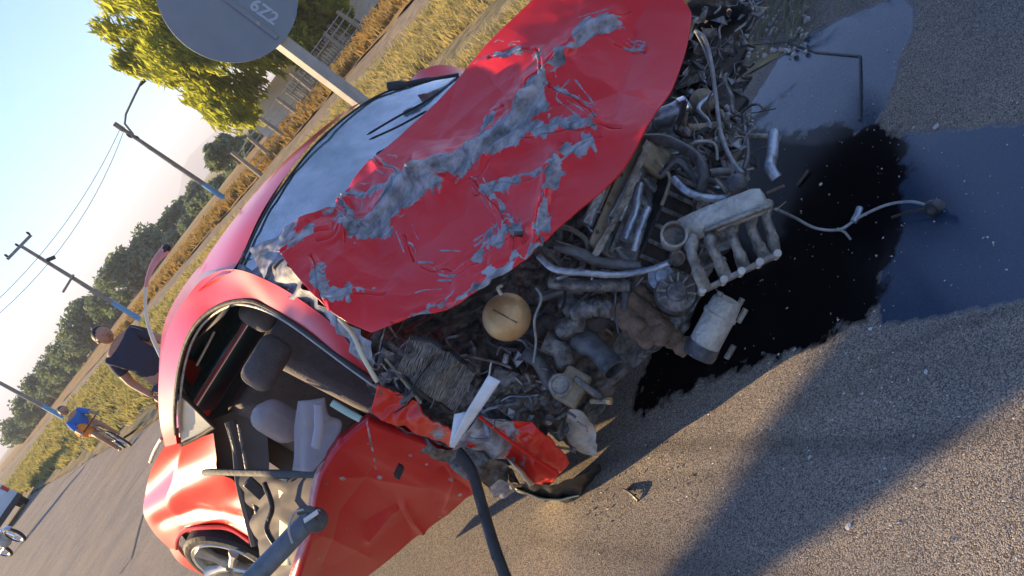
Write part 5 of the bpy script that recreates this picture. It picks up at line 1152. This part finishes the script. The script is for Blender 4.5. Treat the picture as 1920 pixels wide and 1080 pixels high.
def hand(parent, wrist, dirn, palm_n, s=1.0):
    d = Vector(dirn).normalized(); n = Vector(palm_n); n = (n - d * n.dot(d)).normalized(); sd = d.cross(n)
    J = [Vector(wrist), Vector(wrist) + d * 0.085 * s]; E = [(0, 1)]; R = [0.026 * s, (0.036 * s, 0.018 * s)]
    for k, (o_, ln) in enumerate(((-0.03, 0.07), (-0.01, 0.08), (0.01, 0.075), (0.03, 0.06))):
        a = J[1] + sd * o_ * s; b_ = a + d * ln * 0.55 * s + n * 0.008 * s; c_ = b_ + d * ln * 0.4 * s + n * 0.025 * s
        i = len(J); J += [a, b_, c_]; E += [(1, i), (i, i + 1), (i + 1, i + 2)]; R += [0.010 * s, 0.0092 * s, 0.0085 * s]
    i = len(J); a = J[0] + d * 0.03 * s + sd * -0.03 * s; J += [a, a + d * 0.03 * s - sd * 0.03 * s, a + d * 0.055 * s - sd * 0.035 * s + n * 0.01]; E += [(0, i), (i, i + 1), (i + 1, i + 2)]; R += [0.013 * s, 0.011 * s, 0.009 * s]
    skin_body('hand', J, E, R, M['skin'], parent, 0, 1)
mp = P(262, 668, 9.3); mx0, my0 = mp.x, 9.3
man = thing('person', 'man in a dark navy t-shirt standing behind the car roof, his arm edged with sunlight', 'person', (mx0, my0, 0))
hc = P(196, 634, my0)
sh_c = Vector((mx0 - 0.02, my0, 1.40)); hz = 0.93
J = [(mx0, my0, hz), (mx0, my0, 1.15), (mx0, my0, 1.38), (hc.x, my0, 1.50),
     (mx0 - .17, my0, 1.40), (mx0 - .27, my0 + .02, 1.14), (mx0 - .25, my0 - .05, 0.90),
     (mx0 + .17, my0, 1.40), (mx0 + .25, my0 + .02, 1.13), (mx0 + .22, my0 - .1, 0.90),
     (mx0 - .10, my0, 0.86), (mx0 - .12, my0 - .02, 0.48), (mx0 - .13, my0 + .02, 0.09), (mx0 - .14, my0 - .14, 0.05),
     (mx0 + .10, my0, 0.86), (mx0 + .12, my0 - .02, 0.48), (mx0 + .13, my0 + .02, 0.09), (mx0 + .15, my0 - .14, 0.05)]
E = [(0, 1), (1, 2), (2, 3), (2, 4), (4, 5), (5, 6), (2, 7), (7, 8), (8, 9), (0, 10), (10, 11), (11, 12), (12, 13), (0, 14), (14, 15), (15, 16), (16, 17)]
R = [(.15, .11), (.15, .11), (.15, .10), .055, .065, .045, .032, .065, .045, .032, .09, .06, .045, .04, .09, .06, .045, .04]
skin_body('body', J, E, R, M['skin'], man)
skin_body('t_shirt', [J[0], J[1], J[2], J[4], (mx0 - .235, my0 + .012, 1.22), J[7], (mx0 + .225, my0 + .012, 1.22)], [(0, 1), (1, 2), (2, 3), (3, 4), (2, 5), (5, 6)], [(.175, .135), (.172, .13), (.168, .118), .082, .068, .082, .068], M['navy'], man)
skin_body('trousers', [J[0], J[10], J[11], J[12], J[14], J[15], J[16]], [(0, 1), (1, 2), (2, 3), (0, 4), (4, 5), (5, 6)], [(.165, .125), .105, .078, .065, .105, .078, .065], M['jeans'], man)
head(man, (hc.x + 0.015, my0, 1.60), 0.102, (0.6, -0.75, -0.05))
for s, w_ in ((-1, J[6]), (1, J[9])): hand(man, w_, (0.05 * s, -0.15, -1), (-s, 0, 0))
for s in (12, 16):
    q = Vector(J[s]); MB().tube([q + Vector((0, 0.06, -0.045)), q + Vector((0, -0.06, -0.04)), q + Vector((0, -0.17, -0.06))], [0.05, 0.052, 0.035], 10, flat=0.8).build('shoe', M['black'], man)

def bike(t, c, fwd_, R=0.26, wb=0.82):
    """bicycle under thing t with wheel contact centre c"""
    c = Vector(c); f = Vector(fwd_).normalized(); s = Vector((f.y, -f.x, 0)); z = Vector((0, 0, 1))
    for k in (-1, 1):
        cc = c + f * k * wb / 2 + z * R
        we = bpy.data.objects.new('wheel', None); COL.objects.link(we); we.parent = t
        ring = [cc + (f * math.cos(a) + z * math.sin(a)) * (R - 0.02) for a in np.linspace(0, 2 * math.pi, 33)]
        MB().tube(ring, 0.022, 8, caps=False).build('tyre', M['rubber'], we)
        ring2 = [cc + (f * math.cos(a) + z * math.sin(a)) * (R - 0.05) for a in np.linspace(0, 2 * math.pi, 33)]
        MB().tube(ring2, 0.010, 6, caps=False).build('rim', M['chrome'], we)
        mb_ = MB()
        for a in np.linspace(0, 2 * math.pi, 15)[:-1]: mb_.tube([cc + s * 0.02, cc + (f * math.cos(a) + z * math.sin(a)) * (R - 0.05)], 0.0025, 4)
        mb_.build('spoke', M['chrome'], we)
    bb = c + z * R * 0.95; seat = c - f * 0.14 + z * 0.68; hd_ = c + f * 0.27 + z * 0.66; rw = c - f * wb / 2 + z * R; fwp = c + f * wb / 2 + z * R
    for p, q in ((bb, seat), (bb, hd_), (seat - z * 0.06, hd_ + z * 0.02), (bb, rw), (seat - z * .08, rw)): MB().tube([p, q], 0.017, 8).build('frame_tube', M['alu'], t)
    MB().tube([hd_ + z * 0.14, hd_, fwp], 0.015, 8).build('fork', M['alu'], t)
    MB().tube([hd_ + z * 0.15 + s * 0.27 - f * .05, hd_ + z * 0.15 + s * 0.1, hd_ + z * 0.15 - s * 0.1, hd_ + z * 0.15 - s * 0.27 - f * .05], 0.012, 8).build('handlebar', M['black'], t)
    MB().ball(seat + z * 0.02, 0.1, z, 0.35, 12, 6).build('saddle', M['black'], t)
    return bb, seat, hd_ + z * 0.15, s, f
cy = G(240, 838, 0); bk = thing('bicycle', 'small bicycle ridden along the road by the person in blue and orange', 'bicycle', tuple(cy))
bb, seat_, hb, s_, f_ = bike(bk, cy, (0.45, -0.9, 0))
rd = thing('person', 'cyclist in a bright blue top and orange shorts riding on the road', 'person', tuple(cy))
hip = seat_ + Vector((0, 0, 0.08)); chest = hip + Vector((0, 0, 0.33)) + f_ * 0.10; nk = chest + Vector((0, 0, 0.10)) + f_ * 0.03
z = Vector((0, 0, 1))
J = [hip, hip.lerp(chest, .5), chest, nk]
E = [(0, 1), (1, 2), (2, 3)]; R = [(.12, .09), (.12, .09), (.12, .085), .045]
legs = []
for k in (-1, 1):
    i = len(J); sh_ = chest + s_ * k * 0.14; el = sh_ + f_ * 0.16 - z * 0.18 + s_ * k * 0.06; ha = hb + s_ * k * 0.22
    J += [sh_, el, ha]; E += [(2, i), (i, i + 1), (i + 1, i + 2)]; R += [.05, .035, .026]
    i = len(J); kn = hip + f_ * (0.30 + .04 * k) - z * (0.12 + 0.06 * k) + s_ * k * 0.1; ft = bb + s_ * k * 0.11 - z * (0.05 + 0.09 * k) + f_ * .03
    J += [hip + s_ * k * 0.08, kn, ft, ft + f_ * 0.1]; E += [(0, i), (i, i + 1), (i + 1, i + 2), (i + 2, i + 3)]; R += [.075, .055, .038, .035]; legs.append((hip + s_ * k * .08, kn, ft))
    hand(rd, ha - f_ * 0.03, f_, -z, 0.8)
skin_body('body', J, E, R, M['skin'], rd)
skin_body('blue_top', [J[0], J[1], J[2], J[4], J[5], J[11], J[12]], [(0, 1), (1, 2), (2, 3), (3, 4), (2, 5), (5, 6)], [(.145, .115), (.145, .112), (.14, .105), .065, .05, .065, .05], M['blueshirt'], rd)
skin_body('shorts', [hip, legs[0][0], legs[0][0].lerp(legs[0][1], .75), legs[1][0], legs[1][0].lerp(legs[1][1], .75)], [(0, 1), (1, 2), (0, 3), (3, 4)], [.13, .09, .078, .09, .078], M['orange'], rd)
bp_ = P(158, 828, cy.y - 0.1)
strip_c = chest - s_ * 0.02
head(rd, nk + z * 0.11 + f_ * 0.03, 0.10, f_)
so_ = -RN
MB().ball(hip.lerp(chest, 0.5).lerp(bp_, 0.42), 0.13, z, 1.25, 16, 10).build('orange_shoulder_bag', M['orange'], rd)

# motorcycle cut by the frame
mc = G(30, 1032, 0); mo = thing('motorcycle', 'motorcycle with bright chrome parts standing on the road at the left edge of the frame', 'motorcycle', tuple(mc))
f = Vector((0.75, -0.66, 0)).normalized(); z = Vector((0, 0, 1)); s = Vector((f.y, -f.x, 0)); c = mc + Vector((0.25, -0.3, 0))
for k in (-1, 1):
    cc = c + f * k * 0.62 + z * 0.3; we = bpy.data.objects.new('wheel', None); COL.objects.link(we); we.parent = mo
    MB().tube([cc + (f * math.cos(a) + z * math.sin(a)) * 0.26 for a in np.linspace(0, 6.2832, 33)], 0.045, 8, caps=False).build('tyre', M['rubber'], we)
    MB().tube([cc + (f * math.cos(a) + z * math.sin(a)) * 0.215 for a in np.linspace(0, 6.2832, 33)], 0.02, 8, caps=False).build('rim', M['chrome'], we)
    mb_ = MB()
    for a in np.linspace(0, 6.28, 13)[:-1]: mb_.tube([cc, cc + (f * math.cos(a) + z * math.sin(a)) * 0.21], 0.005, 4)
    mb_.build('spoke', M['chrome'], we)
    MB().tube([cc + (f * math.cos(a) + z * math.sin(a)) * 0.33 for a in np.linspace(0.6, 2.6, 12)], 0.05, 8, flat=0.3).build('mudguard', M['chrome'], mo)
MB().ball(c + z * 0.42, 0.2, f, 1.0, 14, 8).build('engine', M['alu_light'], mo)
MB().ball(c + z * 0.74 + f * 0.12, 0.16, f, 1.6, 14, 8).build('fuel_tank', mat('teal_tank_paint', (0.05, 0.14, 0.17), 0.2, coat=1), mo)
MB().tube([c + z * 0.78 - f * 0.1, c + z * 0.74 - f * 0.62], [0.1, 0.08], 10, flat=0.5).build('seat', M['black'], mo)
MB().tube([c + f * 0.62 + z * 0.3, c + f * 0.38 + z * 0.95], 0.03, 8).build('fork', M['chrome'], mo)
MB().tube([c + f * 0.36 + z * 1.0 + s * 0.33, c + f * 0.38 + z * 0.98, c + f * 0.36 + z * 1.0 - s * 0.33], 0.015, 8).build('handlebar', M['chrome'], mo)
MB().ball(c + f * 0.5 + z * 0.85, 0.1, f, 0.8, 12, 8).build('headlight', M['chrome'], mo)
MB().tube([c + s * 0.15 + z * 0.3, c + s * 0.17 + z * 0.28 - f * 0.8], [0.03, 0.05], 10).build('exhaust_pipe', M['chrome'], mo)

# parked van, only its corner in frame
vp = G(62, 930, 0); vn_ = thing('parked_van', 'pale blue-white van parked on the verge, only its rear corner inside the left frame edge', 'van', tuple(vp))
f = RD; s = RN; c = vp + f * 2.2 - s * 1.0
M['van'] = mat('pale_van_paint', (0.50, 0.58, 0.66), 0.35, coat=0.5)
prof = [(-2.2, 0.35), (-2.25, 0.9), (-2.15, 1.1), (-2.0, 1.72), (-1.7, 1.82), (1.0, 1.82), (1.5, 1.15), (2.2, 0.95), (2.3, 0.4), (1.9, 0.3), (-1.9, 0.3)]
n = len(prof); vv = [c + f * a + s * k * 0.86 + z * b for k in (-1, 1) for a, b in prof]
mk('van_body', vv, [tuple(range(n))[::-1], tuple(range(n, 2 * n))] + [(i, (i + 1) % n, n + (i + 1) % n, n + i) for i in range(n)], M['van'], vn_, False)
MB().box(c - f * 2.08 + z * 1.40 , s * 1.4, f * 0.06 + z * 0.01, z * 0.44 + f * 0.13).build('rear_window', M['black'], vn_)
MB().box(c - f * 2.27 + z * 0.42, s * 1.74, f * 0.14, z * 0.2).build('rear_bumper', M['black'], vn_, bevel=0.02)
for k in (-1, 1):
    MB().box(c - f * 2.22 + s * k * 0.78 + z * 0.95, s * 0.14, f * 0.06, z * 0.3).build('tail_light', mat('tail_lens', (0.4, 0.02, 0.02), 0.2), vn_)
    MB().box(c + f * 0.1 + s * k * 0.862 + z * 1.42, s * 0.01, f * 2.0, z * 0.42).build('side_window', M['black'], vn_)
    for a in (-1.4, 1.45):
        we = bpy.data.objects.new('wheel', None); COL.objects.link(we); we.parent = vn_
        MB().lathe(c + f * a + s * k * 0.78 + z * 0.31, s * k, [(-.1, 0.0), (-.1, 0.31), (.1, 0.31), (.1, 0.2)], 20).build('tyre', M['rubber'], we)
        MB().lathe(c + f * a + s * k * 0.78 + z * 0.31, s * k, [(.08, 0.21), (.09, 0.18), (.06, 0.0)], 20).build('rim', M['chrome'], we)

# small debris on the road ---------------------------------------------
M['stone'] = mat('pale_grit', (0.38, 0.36, 0.33), 0.9, base2=(0.55, 0.53, 0.5), vscale=60)
def pebble(px, py, r, lab, mm='stone', sq=0.55, seed=0):
    rr = random.Random(seed * 7 + int(px)); r *= 0.72; g_ = G(px, py, r * sq); v = []; mbb = MB().ball(g_, r, (rr.uniform(-.4, .4), rr.uniform(-.4, .4), 1), sq, 10, 6)
    mbb.v = [g_ + (q - g_) * (0.72 + 0.5 * rr.random()) for q in mbb.v]
    tag(mbb.build('stone' if mm == 'stone' else 'glass_fragment', M[mm], None, False), lab, 'stone' if mm == 'stone' else 'fragment')
pebble(1755, 237, 0.016, 'largest white chip on the edge of the far wet patch'); pebble(1713, 239, 0.008, 'small pale chip beside the largest white one on the wet patch edge')
pebble(1539, 346, 0.010, 'white chip lying in the oil pool above the harness'); pebble(1518, 857, 0.010, 'pale pebble inside the blue shadow on the dark trail')
pebble(1634, 616, 0.012, 'bright white shard at the lower tip of the oil pool', 'white', 0.3); pebble(1736, 697, 0.010, 'pale round pebble in the upper part of the shadow band')
pebble(1490, 655, 0.008, 'cream chip on the lower oil edge'); pebble(1617, 738, 0.007, 'tiny white pebble in the middle of the shadow band')
pebble(1592, 988, 0.014, 'flat pale chip on the sunlit asphalt at the shadow edge', 'stone', 0.35); pebble(1460, 664, 0.007, 'small tan chip where oil meets sunlit grit'); pebble(1787, 414, 0.005, 'small grey grain on the blue wet asphalt below the plug')
tag(MB().tube([G(1494, 348, 0.01), G(1515, 319, 0.012)], 0.004, 6).build('metal_sliver', M['rust']), 'thin rusty sliver lying in the oil pool by the manifold', 'metal scrap')
wl_ = [G(1405, 85, 0.05), G(1470, 78, 0.01), G(1530, 98, 0.008), G(1612, 105, 0.008), G(1613, 160, 0.008), G(1612, 225, 0.008)]
tag(MB().tube(wl_, 0.0045, 6).build('black_cable', M['black']), 'thin black cable bent at a right angle on the blue wet asphalt', 'cable')
tag(MB().tube(smooth_path([G(1170, 918, 0.008), G(1182, 925, 0.02), G(1196, 938, 0.008)], 4), 0.007, 6, flat=0.6).build('dark_scrap', M['black']), 'small dark twisted scrap on the sunlit asphalt below the wreck', 'scrap')
# crumbs: grit everywhere
r = np.random.default_rng(3); n = 1100; gxs = r.uniform(-1.6, 2.1, n); gys = r.uniform(1.3, 4.3, n); sz = 0.0012 + 0.0035 * r.random(n) ** 4
tet = np.array([(1, 0, -.4), (-.5, .87, -.4), (-.5, -.87, -.4), (0, 0, 1)]); ang = r.uniform(0, 6.28, n)
R_ = np.stack([np.stack([np.cos(ang), -np.sin(ang), 0 * ang], 1), np.stack([np.sin(ang), np.cos(ang), 0 * ang], 1), np.stack([0 * ang, 0 * ang, 1 + 0 * ang], 1)], 1)
V = (np.einsum('nij,kj->nki', R_, tet) * sz[:, None, None] + np.stack([gxs, gys, 0.006 + sz * .4], 1)[:, None]).reshape(-1, 3)
k = np.arange(n)[:, None] * 4; F = np.concatenate([k + np.array([q]) for q in ((0, 1, 3), (1, 2, 3), (2, 0, 3), (0, 2, 1))]).tolist()
o = mk('grit', V, F, M['stone'], None, False); o['kind'] = 'stuff'; o['label'] = 'loose grit scattered over the asphalt'
# plant litter and white rubble at the far front corner
mb = MB(); rnd = random.Random(8)
for _ in range(170):
    g_ = G(rnd.uniform(1375, 1520), rnd.uniform(-20, 110), 0.01); s_z = rnd.uniform(0.008, 0.028)
    d = Vector((rnd.gauss(0, 1), rnd.gauss(0, 1), rnd.gauss(0, .5))).normalized(); e = d.orthogonal().normalized(); 
    k0 = len(mb.v); mb.ball(g_ + Vector((0, 0, s_z * .25)), s_z * .6, d, 0.6, 6, 4)
    for i_ in range(k0, len(mb.v)): mb.v[i_] = mb.v[i_] + Vector((rnd.uniform(-1, 1), rnd.uniform(-1, 1), rnd.uniform(-1, 1))) * s_z * .16
o = mb.build('crushed_rubble', M['stone'], None, False); o['kind'] = 'stuff'; o['label'] = 'pale crushed rubble at the road edge by the front corner'
mb = MB()
for _ in range(160):
    g_ = G(rnd.uniform(1360, 1500), rnd.uniform(-20, 90), 0.02); a_ = rnd.uniform(-0.6, 0.9); L_ = rnd.uniform(0.08, 0.26)
    d = Vector((math.cos(a_), math.sin(a_) * -1, rnd.uniform(0, .5))).normalized(); mb.tube([g_, g_ + d * L_ * .5 + Vector((0, 0, .02)), g_ + d * L_], [0.004, 0.003, 0.001], 4)
o = mb.build('torn_weeds', gk, None, False); o['kind'] = 'stuff'; o['label'] = 'torn grass stems caught under the front corner'

# unseen tree added left of the frame, crown shaped to cast the shadow band
shd = Vector((-sdir.x, -sdir.y, 0)); she = Vector((-shd.y, shd.x, 0)); tl_ = math.tan(rad(SUN_EL))
TB = 8.0; root_ = Vector((-0.31, 2.12, 0)) - shd * TB
shadow_tree = thing('tree', 'added unseen tree beyond the left frame edge, crown shaped to shade the road', 'tree', tuple(root_))
cl = []; rt_ = random.Random(2)
for k in range(260):
    q = rt_.random() ** 0.8; s_ = -0.35 + 3.2 * q; lo_ = -0.03 + 0.02 * s_; hi_ = 0.08 + 0.40 * max(0, s_)
    r0 = min(0.22, 0.06 + 0.09 * max(0, s_)); e_ = rt_.uniform(lo_ + r0 * .8, max(lo_ + r0, hi_ - r0 * .6)); dpt = rt_.uniform(-0.4, 0.4) * min(1, max(0, s_))
    c_ = root_ + she * e_ + shd * dpt + Vector((0, 0, (TB + s_ - dpt) * tl_)); cl.append((c_.x, c_.y, c_.z, r0))
V, F = leaves(cl, 70000, 0.07, 0.0, 12); mk('crown', V, F, M['leaf_big'], shadow_tree, False)
MB().tube([root_, root_ + Vector((0.02, 0, 1.1)), root_ + Vector((0, 0, (TB + 0.15) * tl_)), root_ + she * 0.5 + Vector((0, 0, (TB + 1.6) * tl_)), root_ + she * 0.8 + Vector((0, 0, (TB + 2.6) * tl_))], [0.08, 0.07, 0.065, 0.04, 0.02], 10).build('trunk', M['bark'], shadow_tree)

# plastic and glass crumbs round the wreck
def crumbs(name, n, poly, size, m_, label, seed):
    r = random.Random(seed); mb = MB(); xs = [p[0] for p in poly]; ys = [p[1] for p in poly]; k = 0
    while k < n:
        px, py = r.uniform(min(xs), max(xs)), r.uniform(min(ys), max(ys))
        if not inpoly(np.array([px]), np.array([py]), poly)[0]: continue
        k += 1; g_ = G(px, py, 0.009); z_ = size * r.uniform(0.4, 1.6); a = r.uniform(0, 6.28); d = Vector((math.cos(a), math.sin(a), r.uniform(-.2, .4))); e = Vector((-math.sin(a), math.cos(a), r.uniform(-.3, .3)))
        v = [g_ + d * z_, g_ - d * z_ * .7 + e * z_ * .6, g_ - e * z_ * r.uniform(.3, 1), g_ + Vector((0, 0, z_ * .5))]; mb.add(v, [(0, 1, 2), (0, 1, 3), (1, 2, 3), (2, 0, 3)])
    o = mb.build(name, m_, None, False); o['kind'] = 'stuff'; o['label'] = label
zone_a = [(1120, 860), (1300, 720), (1640, 600), (1760, 700), (1500, 900), (1180, 980), (1060, 960)]
crumbs('glass_crumbs', 130, zone_a, 0.003, M['white'], 'tiny glass crumbs scattered between the wreck and the shadow band', 1)
crumbs('glass_crumbs', 26, [(1470, 260), (1700, 260), (1690, 560), (1480, 660), (1330, 700)], 0.004, M['white'], 'tiny glass crumbs floating on the black oil', 2)
crumbs('glass_crumbs', 90, [(1640, 100), (1900, 20), (1915, 1060), (1600, 1060), (1640, 700)], 0.0035, M['stone'], 'pale grit thinly scattered on the right side of the road', 4)
crumbs('plastic_crumbs', 60, [(1060, 900), (1250, 800), (1330, 900), (1100, 1000)], 0.006, M['black'], 'small black plastic crumbs under the torn wing', 3)

# ------------------------------------------------------------ haze
HZ = True
if HZ:
    mt = bpy.data.materials.new('haze_air'); mt.use_nodes = True; n = mt.node_tree.nodes; l = mt.node_tree.links
    n.remove(n['Principled BSDF']); v = n.new('ShaderNodeVolumePrincipled'); v.inputs['Color'].default_value = (0.9, 0.93, 1, 1); v.inputs['Density'].default_value = 0.0006; v.inputs['Anisotropy'].default_value = 0.0
    l.new(v.outputs[0], n['Material Output'].inputs['Volume'])
    o = MB().box((0, 4200, 74), (14000, 0, 0), (0, 11000, 0), (0, 0, 152)).build('haze', mt, None, False); o['kind'] = 'stuff'
